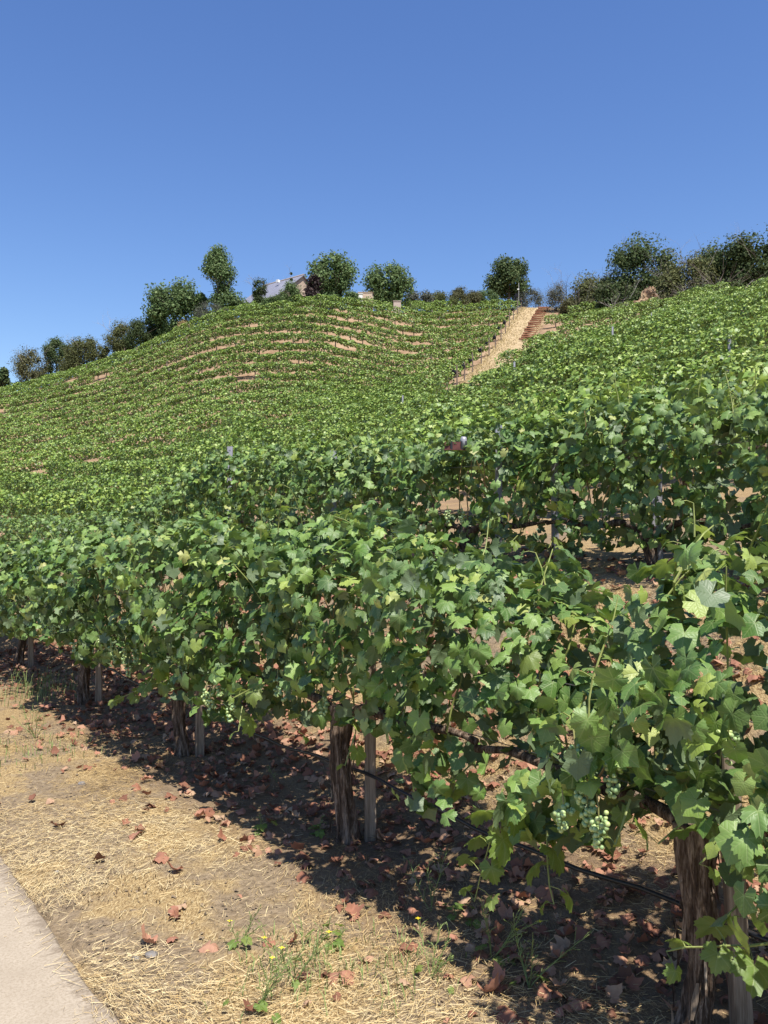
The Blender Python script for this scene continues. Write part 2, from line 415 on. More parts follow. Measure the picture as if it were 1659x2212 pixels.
def fillnorm(o, r_, up=.5, rn=.72, out=.75):
    M = len(o)
    nrm = norm(o * out + np.array([0, 0, up]) + r_.normal(0, rn, (M, 3)))
    tip = o * .35 + np.array([0, 0, -.9]) + r_.normal(0, .5, (M, 3))
    return nrm, tip

def canopy(M, s0, s1, topf, botf, hw, r_, seed=0., rough=.30, inner=.5, fr=2.4):
    """leaf sites round a hedge-like row section: (s, l, z), outward vector in the same frame"""
    s = r_.uniform(s0, s1, M)
    th = r_.uniform(0, 2 * np.pi, M)
    th = np.where((np.sin(th) < -.55) & (r_.random(M) < .35), -th, th)
    tp = topf(s); bt = botf(s); hc = (tp + bt) / 2; hh = (tp - bt) / 2
    c, sn = np.cos(th), np.sin(th)
    k = 1 / np.maximum(np.abs(c) ** 3 + np.abs(sn) ** 3, 1e-6) ** (1 / 3)
    wv = hw(s) if callable(hw) else hw
    nz = vnoise(s * fr + seed, np.cos(th) * 1.6 + seed, np.sin(th) * 2.1 * np.maximum(hh, .1) / .5 + 9)
    nz2 = vnoise(s * fr * 2.3 + seed, np.cos(th) * 3.6 + 5, np.sin(th) * 4.3)
    u = r_.random(M) ** 2
    f = 1 - inner * u + rough * nz + rough * .5 * nz2
    l = c * k * wv * f; z = hc + sn * k * hh * (1 - inner * u + .5 * rough * nz + rough * .25 * nz2)
    o = norm(np.stack([np.zeros(M), c / np.maximum(wv, .05), sn / np.maximum(hh, .05)], -1))
    return np.stack([s, l, z], -1), o, f
def rows_to_world(n, P, o):
    x, y = rowxy(n + P[:, 1], P[:, 0])
    W = np.stack([x, y, P[:, 2]], -1)
    O = np.stack([.8 * o[:, 1] - .6 * o[:, 0], .6 * o[:, 1] + .8 * o[:, 0], o[:, 2]], -1)
    return W, O

def put_leaves(parent, W, Rm, sc, meshes):
    base = Vector(parent.location)
    for i in range(len(W)):
        me = meshes[i % len(meshes)]
        o = bpy.data.objects.new('leaf', me); o.parent = parent
        Mx = Matrix([[float(Rm[i, r, c] * sc[i]) for c in range(3)] + [float(W[i, r] - base[r])] for r in range(3)] + [[0, 0, 0, 1]])
        o.matrix_basis = Mx
        COL.objects.link(o)

def spray(start, d, length, r_, droop=.5, step=.075, s0=.06):
    """a shoot with alternate leaves; returns tube points and leaf frames"""
    p = Vector(start); d = Vector(d).normalized(); pts = [p.copy()]; n = int(length / step); L = []
    side = Vector((d.y, -d.x, .1)).normalized() if abs(d.z) < .95 else Vector((r_.normal(), r_.normal(), 0)).normalized()
    for i in range(n):
        f = i / max(1, n - 1)
        d = (d + Vector((r_.normal(0, .10), r_.normal(0, .10), r_.normal(0, .08) - droop * step * 2 * f))).normalized()
        p = p + d * step; pts.append(p.copy())
        sg = 1 if i % 2 else -1
        q = p + side * sg * .05 + Vector((r_.normal(0, .015), r_.normal(0, .015), r_.normal(0, .015)))
        L.append((q, side * sg * .8 + Vector((r_.normal(0, .4), r_.normal(0, .4), .9)), side * sg + d * .5 + Vector((0, 0, -.5)), s0 * (1.1 - .65 * f), p.copy()))
    return pts, L

# ------------------------------------------------------------------ ground, concrete, path
def sgrid(n, k, q): 
    u = np.linspace(-1, 1, n); return k * np.sinh(q * u)
gx = sgrid(320, 5.0, 6.2); gy = sgrid(320, 5.0, 6.2) + 6.0
X, Y = np.meshgrid(gx, gy, indexing='ij'); Z = gz(X, Y)
nn = .8 * X + .6 * Y
Z = Z - .05 * sstep(1.08, .98, nn) * (nn > -4.2) - 0.0
Z = Z + .012 * fbm(X * 9, Y * 9, 2.0) * (np.hypot(X, Y) < 15) * sstep(1.0, 1.3, nn)
idx = np.arange(320 * 320).reshape(320, 320)
Fg = np.stack([idx[:-1, :-1], idx[1:, :-1], idx[1:, 1:], idx[:-1, 1:]], -1).reshape(-1, 4)
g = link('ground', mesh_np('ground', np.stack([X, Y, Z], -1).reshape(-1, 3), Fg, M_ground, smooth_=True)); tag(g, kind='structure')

# concrete walk: local x across (0 = planted edge, negative = towards the walker), local y along
mb = MB()
NS = 700; ss = np.linspace(-12, 40, NS); edge = .018 * fbm(ss * 2.2, ss * 0, 4.0, 4) + .008 * vnoise(ss * 14, ss * 0)
top = 0.0; vs = []
for i in range(NS):
    vs += [(-4.8, ss[i], top), (-.30, ss[i], top), (edge[i] - .012, ss[i], top), (edge[i], ss[i], top - .012), (edge[i] + .004, ss[i], top - .12)]
fs = []
for i in range(NS - 1):
    for j in range(4):
        a = i * 5 + j; fs.append((a, a + 1, a + 6, a + 5))
mb.add(vs, fs)
pv = link('pavement', mb.mesh('pavement', M_conc)); tag(pv, kind='structure')
pv.location = (.8 * .985, .6 * .985, -1.675); pv.rotation_euler = (0, 0, math.atan2(.6, .8))

PL_Y = [30, 50, 60, 64, 69, 76, 88, 98, 104]; PL_A = [.045, .080, .1037, .1154, .1266, .1406, .156, .168, .172]
def a_left(y): return np.interp(y, PL_Y, PL_A)
def a_right(y): return a_left(y) + 3.25 / y
vs = []; ny = 60
ypp = np.linspace(42, 103, ny)
for y in ypp:
    for j in range(7):
        f = j / 6; a = a_left(y) + (3.25 / y) * f - .004 + (.35 * float(vnoise(y * 1.3, j, 5.)) / y if j in (0, 6) else 0)
        x = a * y; vs.append((x, y, gzf(x, y) + .03 + .03 * float(vnoise(x, y, 1.))))
fs = [(i * 7 + j, i * 7 + j + 1, (i + 1) * 7 + j + 1, (i + 1) * 7 + j) for i in range(ny - 1) for j in range(6)]
mb = MB(); mb.add(vs, fs); dp = link('dirt_path', mb.mesh('dirt_path', M_path, True)); tag(dp, kind='structure')

r_ = np.random.default_rng(77); M = 5200
y = r_.uniform(50, 103, M); e_ = r_.random(M); f = np.where(e_ < .38, r_.normal(0, .28, M), np.where(e_ < .62, r_.normal(3.2, .3, M), r_.uniform(0, 1.8, M)))
x = a_left(y) * y + f; Pz = np.stack([x, y, gz(x, y) + .05], -1)
_tq = np.array([[0, -.45, 0], [.22, .15, .05], [0, 1.0, -.1], [-.22, .15, .05]])
V, Fc, L = scatter([(_tq, np.array([(0, 1, 2), (0, 2, 3)]), _tq)], Pz, frames(norm(np.stack([r_.normal(0, .6, M), -np.ones(M), r_.normal(.2, .4, M)], -1)), np.stack([r_.normal(0, .6, M), 0 * x, np.ones(M)], -1)), r_.uniform(.06, .17, M))
o = link('dry_grass', mesh_np('dry_grass', V, Fc, M_tan, L)); tag(o, 'tan dry grass growing along the path up the far hillside', 'grass', kind='stuff')
# timber steps beside the path
mid = 82; st = empty('timber_stairs', (.17 * 70, 70, gzf(.17 * 70, 70)), 'long flight of reddish timber steps climbing beside the straw covered path', 'stairs')
y = 75.0; i = 0
while y < 99.5:
    al = a_left(y) + 1.9 / y; xm = al * y + .62 + .05 * math.sin(i * 2.1)
    mb = MB(); mb.box((0, 0, 0), (1.22 + .14 * random.random(), .30, .10), Matrix.Rotation(random.uniform(-.03, .03), 3, 'Z') @ Matrix.Rotation(random.uniform(-.02, .02), 3, 'Y'))
    o = link('step', mb.mesh('step', M_step), st); o.location = Vector((xm, y, gzf(xm, y) + .10)) - st.location
    y += 1.42 + random.uniform(-.08, .08); i += 1

# ------------------------------------------------------------------ grapevine woodwork
def trunk_mesh(h, r0, seed, hi=True, lean=(0, 0)):
    k, n = (44, 46) if hi else (16, 14)
    V = []
    for i in range(n):
        f = i / (n - 1); z = -0.06 + f * (h + .06)
        rb = r0 * (1.12 + .35 * max(0, .18 - f) * 4 - .22 * math.sin(f * 3.1) + .35 * max(0, f - .78) * 2.2)
        cx = lean[0] * f + .026 * math.sin(f * 5 + seed); cy = lean[1] * f + .024 * math.cos(f * 4.3 + seed)
        for j in range(k):
            th = 2 * math.pi * j / k; tw = th + f * 1.1
            rid = float(vnoise(math.cos(tw) * 3.2 + seed, math.sin(tw) * 3.2, f * 3.6)) * .32 + float(vnoise(math.cos(tw) * 8 + seed, math.sin(tw) * 8, f * 5 + seed)) * .13
            rid += -.18 * max(0, math.cos(tw * 2 + seed)) ** 3
            r = rb * (1 + rid)
            V.append((cx + math.cos(th) * r, cy + math.sin(th) * r, z))
    fs = [(i * k + j, i * k + (j + 1) % k, (i + 1) * k + (j + 1) % k, (i + 1) * k + j) for i in range(n - 1) for j in range(k)]
    fs.append(tuple((n - 1) * k + j for j in range(k)))
    mb = MB(); mb.add(V, fs); return mb.mesh('trunk', M_bark, hi)
def arm_mesh(h, length, sgn, r0, seed, dz=0):
    r_ = np.random.default_rng(seed); pts = []; rad = []
    n = 14
    for i in range(n):
        f = i / (n - 1); d = sgn * length * f
        pts.append((-.6 * d + r_.normal(0, .006), .8 * d + r_.normal(0, .006), h - .06 + .08 * min(1, f * 4) + .02 * math.sin(f * 9 + seed) + dz * f))
        rad.append(r0 * (1 - .45 * f) * (1 + .16 * math.sin(f * 26 + seed)))
    mb = MB(); mb.tube(pts, rad, 8); return mb.mesh('cordon', M_bark, True)

ICO = None
def ico(r, sub=1):
    import bmesh
    bm = bmesh.new(); bmesh.ops.create_icosphere(bm, subdivisions=sub, radius=r)
    me = bpy.data.meshes.new('grape'); bm.to_mesh(me); bm.free(); me.materials.append(M_grape)
    me.polygons.foreach_set('use_smooth', [True] * len(me.polygons)); return me
GRAPE = ico(.0085, 2)
def cluster(parent, W, length, r_, nb=46, label=None):
    mb = MB(); W = Vector(W); L = W - Vector(parent.location)
    mb.tube([(0, .02, .035), (0, 0, 0), (.004, 0, -length)], [.0025, .0025, .001], 5)
    c = link('grape_cluster', mb.mesh('grape_cluster', M_petiole), parent, L)
    if label: c['label'] = label
    for i in range(nb):
        f = r_.random() ** .8; wd = .038 * (1 - .72 * f) * (1 if f > .08 else .6)
        a = r_.random() * 6.283; q = .55 + .45 * r_.random()
        o = link('grape', GRAPE, c); o.location = (math.cos(a) * wd * q, math.sin(a) * wd * q, -f * length - .005)
        s = r_.uniform(.8, 1.12); o.scale = (s, s, s)

# ------------------------------------------------------------------ first row (nearest)
TR1 = [-.45, 1.62, 3.70, 5.82, 8.1, 10.6, 13.1]
top1 = lambda s: np.interp(s, [-2, 1.2, 1.5, 1.68, 1.82, 2.05, 2.35, 2.75, 3.3, 4.2, 5, 6.8, 9.3, 12, 15], [.05, .06, .05, -.06, -.37, -.33, -.16, -.03, .03, .02, .01, -.02, -.12, -.28, -.3]) - .04 + .04 * vnoise(s * 3.1, 0 * s)
bot1 = lambda s: np.interp(s, [-2, 1.2, 1.5, 1.63, 1.85, 2.1, 2.4, 2.8, 3.3, 3.7, 4.4, 5, 5.8, 6.8, 8.1, 10, 14], [-1.1, -1.05, -.95, -.86, -1.05, -1.16, -1.12, -1.12, -1.0, -.96, -1.10, -1.16, -1.06, -1.1, -1.12, -1.2, -1.25]) + .07 * vnoise(s * 4.3, 3 + 0 * s)
lab1 = ['leafy grapevine running out of the right edge of the picture nearest the camera',
        'nearest grapevine with thick shaggy peeling trunk at the lower right and pale green grapes',
        'grapevine with stout split trunk at the middle of the front row',
        'front row grapevine on a straight brown trunk with a pale stake touching its right side',
        'front row grapevine with thin dark trunk and stake standing beside grassy weeds at left',
        'front row grapevine whose trunk shows at the left edge of the picture',
        'farthest grapevine of the front row, cut by the left edge of the picture']
def build_vine(n_row, s, sa, sb, topf, botf, hw, label, group, seed, head, r0, M, cap=300, hi=True, smin=.048, smax=.088, sprays=6, clusters=0, lean=(0, 0)):
    r_ = np.random.default_rng(seed)
    x, y = rowxy(n_row, s); z0 = gzf(x, y)
    root = empty('grapevine', (x, y, z0), label, 'grapevine', group)
    link('trunk', trunk_mesh(head, r0, seed % 17, hi, lean), root)
    for sg, ln in ((-1, s - sa), (1, sb - s)):
        link('cordon', arm_mesh(head, ln, sg, r0 * .55, seed + 5 + sg, 0), root)
    P, o, f = canopy(M, sa - .08, sb + .08, topf, botf, hw, r_, seed=0.37, rough=.46)
    pk = vnoise(P[:, 0] * 3.6 + seed, P[:, 2] * 3.9, P[:, 1] * 2.5)
    keep = ~((pk < -.26) & (f > .58) & (r_.random(len(f)) < .92)); P, o, f = P[keep], o[keep], f[keep]
    W, O = rows_to_world(n_row, P, o)
    nrm, tip = fillnorm(O, r_)
    sc = r_.uniform(smin, smax, len(W)) * np.where(P[:, 2] > topf(P[:, 0]) - .15, .85, 1)
    Rm = frames(nrm, tip)
    # those that show largest: outermost on the camera's side or the top
    view = norm(-W); score = f + .5 * (O * view).sum(1) + .25 * O[:, 2]
    order = np.argsort(-score)
    extra_V, extra_F, extra_L = [], [], []
    # shoots with young leaves
    tubes = []; LL = []
    for q in range(sprays):
        ss_ = r_.uniform(sa, sb); up = r_.random() < .68
        l = r_.uniform(-.25, .2)
        if up:
            zz = float(topf(np.array([ss_]))[0]) - .18; d = (r_.normal(0, .45), r_.normal(0, .45), 1); ln = r_.uniform(.26, .46); dr = 1.6
        else:
            zz = float(botf(np.array([ss_]))[0]) + .10; l = r_.uniform(-.4, -.1); d = (-.5 + r_.normal(0, .3), -.4, -.6); ln = r_.uniform(.15, .30); dr = .5
        xx, yy = rowxy(n_row + l, ss_)
        tubes.append((spray((xx, yy, zz), d, ln, r_, dr), up))
    return root, W, Rm, sc, order, tubes, r_, cap
def finish_vine(root, W, Rm, sc, order, tubes, r_, cap, tmpl, stuff_n=None, petioles=True):
    base = np.array(root.location)
    ny_ = 0; sprL = []
    for (pts, L), up in tubes:
        n = len(pts)
        mb = MB(); mb.tube([p - root.location for p in pts], [.0042 * (1 - .6 * i / n) for i in range(n)], 5)
        for (q, nr, tp, s_, p0) in L:
            mb.tube([p0 - root.location, (p0 + q) / 2 - root.location + Vector((0, 0, .006)), q - root.location], .0013, 3, False)
            sprL.append((q, nr, tp, s_))
        link('shoot', mb.mesh('shoot', M_shoot), root)
    sprL = sprL[:max(0, int(cap / 2.2))]
    if sprL:
        Wp = np.array([tuple(a[0]) for a in sprL]); Np = np.array([tuple(a[1]) for a in sprL]); Tp = np.array([tuple(a[2]) for a in sprL])
        put_leaves(root, Wp, frames(Np, Tp), np.array([a[3] for a in sprL]) * .95, YOUNG_ME)
    nbig = max(0, cap - len(sprL)); big = order[:nbig]; rest = order[nbig:]
    put_leaves(root, W[big], Rm[big], sc[big], LEAF_ME)
    V, Fc, L = scatter(tmpl, W[rest] - base, Rm[rest], sc[rest])
    o = link('foliage', mesh_np('foliage', V, Fc, M_leaf, L, True), root); o['kind'] = 'stuff'
    # canes standing inside the canopy
def canes(root, n_row, sa, sb, z0, head, topf, r_, k, rad=.0045):
    for i in range(k):
        s = r_.uniform(sa, sb); l = r_.uniform(-.06, .06); zt = float(topf(np.array([s]))[0]) - r_.uniform(.05, .3)
        pts = []; l1 = r_.uniform(-.32, .3); s1 = s + r_.uniform(-.25, .25); zb = z0 + head
        for j in range(7):
            f = j / 6; x, y = rowxy(n_row + l + (l1 - l) * f ** 1.3, s + (s1 - s) * f)
            pts.append(Vector((x, y, zb + (zt - zb) * (f ** .9))) - root.location + Vector((r_.normal(0, .01), r_.normal(0, .01), 0)))
        mb = MB(); mb.tube(pts, [rad * (1.1 - .5 * j / 6) for j in range(7)], 5)
        link('cane', mb.mesh('cane', M_cane if r_.random() < .5 else M_shoot), root)
NROW1 = 2.5
leans = {1: (.03, -.02), 2: (.01, 0), 3: (0, 0)}
hw1 = lambda s: np.interp(s, [1.2, 1.75, 1.9, 2.3, 2.9, 9], [.47, .41, .29, .36, .44, .44])
vines1 = []
for i, s in enumerate(TR1):
    sa = (TR1[i - 1] + s) / 2 if i else s - 1.0; sb = (TR1[i + 1] + s) / 2 if i < 6 else s + 1.2
    v = build_vine(NROW1, s, sa, sb, top1, bot1, hw1, lab1[i], 'grapevines of the front row', 101 + i, .72, .052,
                   int(1500 * (sb - sa)), 300, True, .035, .068, 16 if i < 4 else 9, lean=leans.get(i, (0, 0)))
    root, W, Rm, sc, order, tubes, r_, cap = v
    vines1.append(root)
    def pt(u, vv, d): return Vector(((u - CX) / F * d, d, (HY - vv) / F * d))
    if i == 1:
        tubes.append((spray(pt(1655, 2030, 2.28), (-1.0, .05, -.25), .30, r_, .8, .055, .075), False))
        tubes.append((spray(pt(1640, 1770, 2.3), (-.7, -.1, -.25), .22, r_, .8, .07, .070), False))
        tubes.append((spray(pt(1500, 1160, 2.9), (.1, 0, 1), .12, r_, .2, .06, .055), True))
        tubes.append((spray(pt(1270, 1560, 2.75), (.03, 0.02, 1), .50, r_, .05, .075, .05), True))
    if i == 2:
        tubes.append((spray(pt(1085, 1700, 3.05), (-.28, -.16, -.8), .46, r_, .2, .055, .085), False))
        tubes.append((spray(pt(1180, 1790, 2.95), (.1, -.12, -.9), .28, r_, .2, .06, .075), False))
    if i == 3:
        tubes.append((spray(pt(370, 1470, 6.1), (-1, -.3, -.1), .50, r_, .4, .06, .085), False))
    if i in (1, 2):
        tr = [c_ for c_ in root.children if c_.name.startswith('trunk')][0]
        for q in range(46 if i == 1 else 26):
            a = r_.uniform(0, 6.283); z_ = r_.uniform(.02, .66); ln_ = r_.uniform(.05, .20); wd_ = r_.uniform(.004, .012); rr_ = .060 + .012 * r_.random(); fl = r_.uniform(.004, .02)
            mb = MB(); vs_ = []
            for k_ in range(5):
                f_ = k_ / 4; r3 = rr_ + fl * (2 * abs(f_ - .5)) ** 2; w3 = wd_ * (1 - .6 * abs(2 * f_ - 1)); aa_ = a + .25 * (f_ - .5)
                for sg_ in (-1, 1):
                    vs_.append((math.cos(aa_) * r3 - math.sin(aa_) * w3 * sg_ + leans.get(i, (0, 0))[0] * z_ / .72, math.sin(aa_) * r3 + math.cos(aa_) * w3 * sg_, z_ + ln_ * (f_ - .5)))
            mb.add(vs_, [(2 * k_, 2 * k_ + 1, 2 * k_ + 3, 2 * k_ + 2) for k_ in range(4)])
            link('bark_strip', mb.mesh('bark_strip', M_bark if q % 3 else M_stake, True), tr)
    finish_vine(root, W, Rm, sc, order, tubes, r_, cap, T1)
    canes(root, NROW1, sa, sb, root.location.z, .76, top1, r_, 12)
    if i == 1:
        for (u, vv, d, nb, ln) in ((1265, 1700, 2.64, 52, .11), (1215, 1730, 2.68, 34, .09), (1240, 1600, 2.72, 36, .11), (1320, 1640, 2.62, 36, .11), (1290, 1740, 2.6, 46, .12), (1570, 1560, 2.5, 36, .12), (1640, 1800, 2.4, 40, .12)):
            cluster(root, pt(u, vv, d), ln, r_, nb)
    elif i in (2, 3, 4):
        for q in range(7 if i < 4 else 4):
            s_ = r_.uniform(sa, sb); x, y = rowxy(NROW1 - r_.uniform(.22, .40), s_)
            cluster(root, (x, y, float(bot1(np.array([s_]))[0]) + r_.uniform(.06, .3)), .10, r_, 26)

# ------------------------------------------------------------------ second row
top2 = lambda s: np.interp(s, [0, 2.8, 3.6, 4.65, 5.66, 6.93, 8, 9.6, 10.8, 11.6, 12.6, 16.4, 26], [.95, .93, .98, .93, .84, .88, .93, 1.02, 1.02, .78, .52, .22, .25]) - .05 + .05 * vnoise(s * 2.7, 5 + 0 * s)
def bot2(s):
    x, y = rowxy(5.2, s); return gz(x, y) + .15 + .06 * vnoise(s * 4, 2 + 0 * s) + np.where(s > 12, .1, 0)
TR2 = [1.75 + 1.95 * k for k in range(12)]
ordn = ['first', 'second', 'third', 'fourth', 'fifth', 'sixth', 'seventh', 'eighth', 'ninth', 'tenth', 'eleventh', 'twelfth']
for i, s in enumerate(TR2):
    sa, sb = s - .975, s + .975
    cap = 300 if i < 9 else 0
    root, W, Rm, sc, order, tubes, r_, cap = build_vine(5.2, s, sa, sb, top2, bot2, .42,
        f'second row grapevine behind the front row, {ordn[i]} counting from the right edge', 'grapevines of the second row',
        301 + i, .30, .055, int((1100 if i < 7 else 750) * 1.95), cap, i < 4, .038, .070, 15 if i < 6 else 9)
    if i == 1:
        def pt(u, vv, d): return Vector(((u - CX) / F * d, d, (HY - vv) / F * d))
        tubes.append((spray(pt(1620, 930, 5.2), (-.4, -.3, .6), .5, r_, 2.0, .07, .06), True))
        tubes.append((spray(pt(1510, 880, 5.4), (-.1, 0, 1), .34, r_, .6, .06, .06), True))
    if i == 2:
        tubes.append((spray(Vector((.285 * 6.2, 6.2, .86)), (.02, 0, 1), .36, r_, .3, .06, .06), True))
    finish_vine(root, W, Rm, sc, order, tubes, r_, cap, T1 if i < 5 else T2)
    canes(root, 5.2, sa, sb, root.location.z, .34, top2, r_, 11 if i < 7 else 3, .006)
    if i in (2, 3, 4):
        for q in range(4):
            s_ = r_.uniform(sa, sb); x, y = rowxy(5.2 - r_.uniform(.3, .42), s_)
            cluster(root, (x, y, root.location.z + r_.uniform(.35, .6)), .12, r_, 26)

# ------------------------------------------------------------------ stakes, hose, wires, posts
def stake(x, y, h, wd, label, group, mat, cat='stake', name='wooden_stake', lean=0):
    z = gzf(x, y); mb = MB()
    r_ = random.Random(int(x * 100)); pts = []
    rot = Matrix.Rotation(r_.uniform(-.4, .4) + .2, 3, 'Z')
    segs = 8; V = []
    for i in range(segs + 1):
        f = i / segs; hz = -.1 + f * (h + .1); w_ = wd / 2 * (1 + .03 * math.sin(f * 11)); b = .82
        for (cx, cy) in ((-1, -b), (-b, -1), (b, -1), (1, -b), (1, b), (b, 1), (-b, 1), (-1, b)):
            p = rot @ Vector((cx * w_, cy * w_, 0)); V.append((p.x + lean * f, p.y, hz))
    fs = [(i * 8 + j, i * 8 + (j + 1) % 8, i * 8 + 8 + (j + 1) % 8, i * 8 + 8 + j) for i in range(segs) for j in range(8)] + [tuple(segs * 8 + j for j in range(8))]
    mb.add(V, fs)
    o = link(name, mb.mesh(name, mat), None, (x, y, z)); tag(o, label, cat, group); return o
stl = ['grey timber stake just right of the nearest shaggy vine trunk', 'timber stake half hidden behind the stout split trunk', 'pale timber stake pressed against the right side of a straight brown trunk',
       'thin weathered stake right of the dark trunk beside the weeds', 'weathered stake by the trunk at the left edge']
for k, i in enumerate((1, 2, 3, 4, 5)):
    s = TR1[i]; x, y = rowxy(NROW1 + (.05 if i != 2 else .10), s - (.12 if i == 1 else .11 if i != 2 else .06))
    stake(x + (.035 if i != 2 else .03), y, 1.0, .058 if i == 1 else .06, stl[k], 'stakes of the front row', M_stake, lean=-.05 if i == 1 else .0)
mb = MB(); pts = []
for s in np.linspace(-1.5, 16, 120):
    x, y = rowxy(NROW1 + .085, s); pts.append((x, y, -1.345 - .02 * math.sin(s * 3.0) + .006 * math.sin(s * 11)))
mb.tube(pts, .0095, 7)
o = link('drip_hose', mb.mesh('drip_hose', M_hose, True)); tag(o, 'black irrigation hose strung low along the front row of vine trunks', 'hose')
for n_, zz, r0, lb in ((NROW1 + .02, -.62, .0017, 'upper galvanised wire strung inside the front row foliage'), (NROW1 + .02, -.93, .0019, 'lower galvanised wire strung just over the front row vine heads'), (5.2, .55, .0025, 'galvanised wire strung inside the second row of vines')):
    mb = MB(); mb.tube([(*rowxy(n_, s), zz + .006 * math.sin(s * 3)) for s in np.linspace(-1.5, 16 if n_ < 3 else 12, 60)], r0, 5)
    o = link('trellis_wire', mb.mesh('trellis_wire', M_wire)); tag(o, lb, 'wire', 'trellis wires')
def steel_post(u, n_, ztop, label, wd=.055):
    a_ = (u - CX) / F; y_ = n_ / (.8 * a_ + .6)
    x = (u - CX) / F * y_; z0 = gzf(x, y_); mb = MB(); h = ztop - z0
    for c, d in (((0, 0, h / 2 - .1), (wd, .006, h + .2)), ((-wd / 2, .02, h / 2 - .1), (.006, .04, h + .2)), ((wd / 2, .02, h / 2 - .1), (.006, .04, h + .2))): mb.box(c, d)
    for q in range(5): mb.box((0, -.006, h - .06 - q * .12), (wd * .35, .008, .018))
    o = link('metal_post', mb.mesh('metal_post', M_steel), None, (x, y_, z0)); tag(o, label, 'post', 'galvanised posts of the vine rows')
steel_post(720, 5.25, .86, 'grey steel vine post poking out of second row leaves, left of the brown bracket', .075)
steel_post(1078, 5.28, .90, 'grey steel vine post tip right of the brown bracket in the second row', .055)
steel_post(1420, 5.25, .50, 'grey steel post deep in the second row beside its gnarled trunk', .07)
steel_post(1200, 5.3, .6, 'grey steel post hidden low in second row leaves behind the long bare shoot', .05)
steel_post(496, 6.7, 1.42, 'dark steel post end standing above the leaves at left of the second row', .09)
# brown bracket with black straps and a silver pipe end
D_ = 7.15; bx = (988 - CX) / F * D_; bz = (HY - 962) / F * D_
root = empty('trellis_bracket', (bx, D_, bz), 'rust brown bracket with black straps and a silver pipe end among the second row leaves', 'bracket')
mb = MB(); mb.box((-.02, 0, 0), (.18, .035, .06)); mb.box((-.02, -.004, -.036), (.19, .045, .010)); link('crossbar', mb.mesh('crossbar', M_rust), root)
for dx, wd in ((-.052, .018), (.055, .05)):
    mb = MB(); mb.box((dx, -.002, 0), (wd, .05, .070)); link('strap', mb.mesh('strap', M_hose), root)
mb = MB(); mb.tube([(.055, 0, -.02), (.055, 0, .055), (.057, 0, .075)], [.03, .03, .02], 12); link('pipe', mb.mesh('pipe', M_steel, True), root)

# ------------------------------------------------------------------ rows up the slope
YM_A = [-.55, -.07, .03, .1, .2, .32, .55]; YM = [47, 46, 44, 42, 44, 51, 58]
sites = []      # x, y, direction angle, row number
for k in range(30):
    n_ = 7.8 + 2.6 * k
    for s in np.arange(-40, 110, 2.05):
        s_ = s + (k * .73) % 2.05
        x, y = rowxy(n_, s_)
        if y < 5: continue
        a = x / y
        if abs(a) > .50 or y > np.interp(a, YM_A, YM): continue
        sites.append((x, y, math.atan2(.8, -.6), k + 3))
sites.sort(key=lambda q: q[0] ** 2 + q[1] ** 2)
VAR_ME = []
zt = lambda s: 1.32 + .10 * vnoise(s * 3, 0 * s); zb = lambda s: .34 + 0 * s
for v_ in range(7):
    r_ = np.random.default_rng(500 + v_)
    off = v_ * 3.7
    P, o, f = canopy(1050, -1.12, 1.12, lambda s: 1.28 + .16 * vnoise(s * 2.6 + off, 0 * s), lambda s: .38 + .12 * vnoise(s * 3 + off, 4 + 0 * s), .42, r_, seed=v_ * 5.1, rough=.34)
    W = np.stack([P[:, 0], P[:, 1], P[:, 2]], -1); O = np.stack([0 * o[:, 0], o[:, 1], o[:, 2]], -1)
    nrm, tip = fillnorm(O, r_, .6, .6); sc = r_.uniform(.045, .085, len(W))
    V, Fc, L = scatter(T2, W, frames(nrm, tip), sc)
    fol = mesh_np('foliage', V, Fc, M_leaf_far, L, True)
    mb = MB(); mb.tube([(0, 0, -.1), (.02, .01, .3), (0, 0, .62)], [.06, .05, .055], 7); mb.tube([(-1, 0, .66), (-.4, .02, .62), (0, 0, .58), (.4, -.02, .62), (1, 0, .66)], [.018, .028, .035, .028, .018], 6)
    tk = mb.mesh('trunk', M_bark, True)
    mb = MB()
    for q in range(9):
        s = r_.uniform(-1, 1); l = r_.uniform(-.2, .2); hh_ = 1.25 + r_.uniform(0, .32)
        mb.tube([(s, l * .2, .62), (s + r_.normal(0, .1), l, 1.05), (s + r_.normal(0, .2), l * 1.5, hh_)], [.006, .005, .002], 4)
    sh = mb.mesh('shoot', M_shoot)
    VAR_ME.append((fol, tk, sh))
NIND = min(len(sites), 300 - len(TR1) - len(TR2)); print('near sites', len(sites))
cnt = {}
for q in sorted(range(NIND), key=lambda q: sites[q][0] / sites[q][1]):
    cnt.setdefault(sites[q][3], []).append(q)
rank = {q: i for v_ in cnt.values() for i, q in enumerate(v_)}
NW = ordn + ['thirteenth', 'fourteenth', 'fifteenth', 'sixteenth', 'seventeenth', 'eighteenth', 'nineteenth']
for a_, b_ in (('twenty', 'twentieth'), ('thirty', 'thirtieth'), ('forty', 'fortieth'), ('fifty', 'fiftieth'), ('sixty', 'sixtieth'), ('seventy', 'seventieth')): NW += [b_] + [a_ + '-' + w_ for w_ in ordn[:9]]
ordw = {3: 'third', 4: 'fourth', 5: 'fifth', 6: 'sixth', 7: 'seventh', 8: 'eighth', 9: 'ninth', 10: 'tenth', 11: 'eleventh', 12: 'twelfth', 13: 'thirteenth', 14: 'fourteenth', 15: 'fifteenth', 16: 'sixteenth', 17: 'seventeenth', 18: 'eighteenth', 19: 'nineteenth', 20: 'twentieth'}
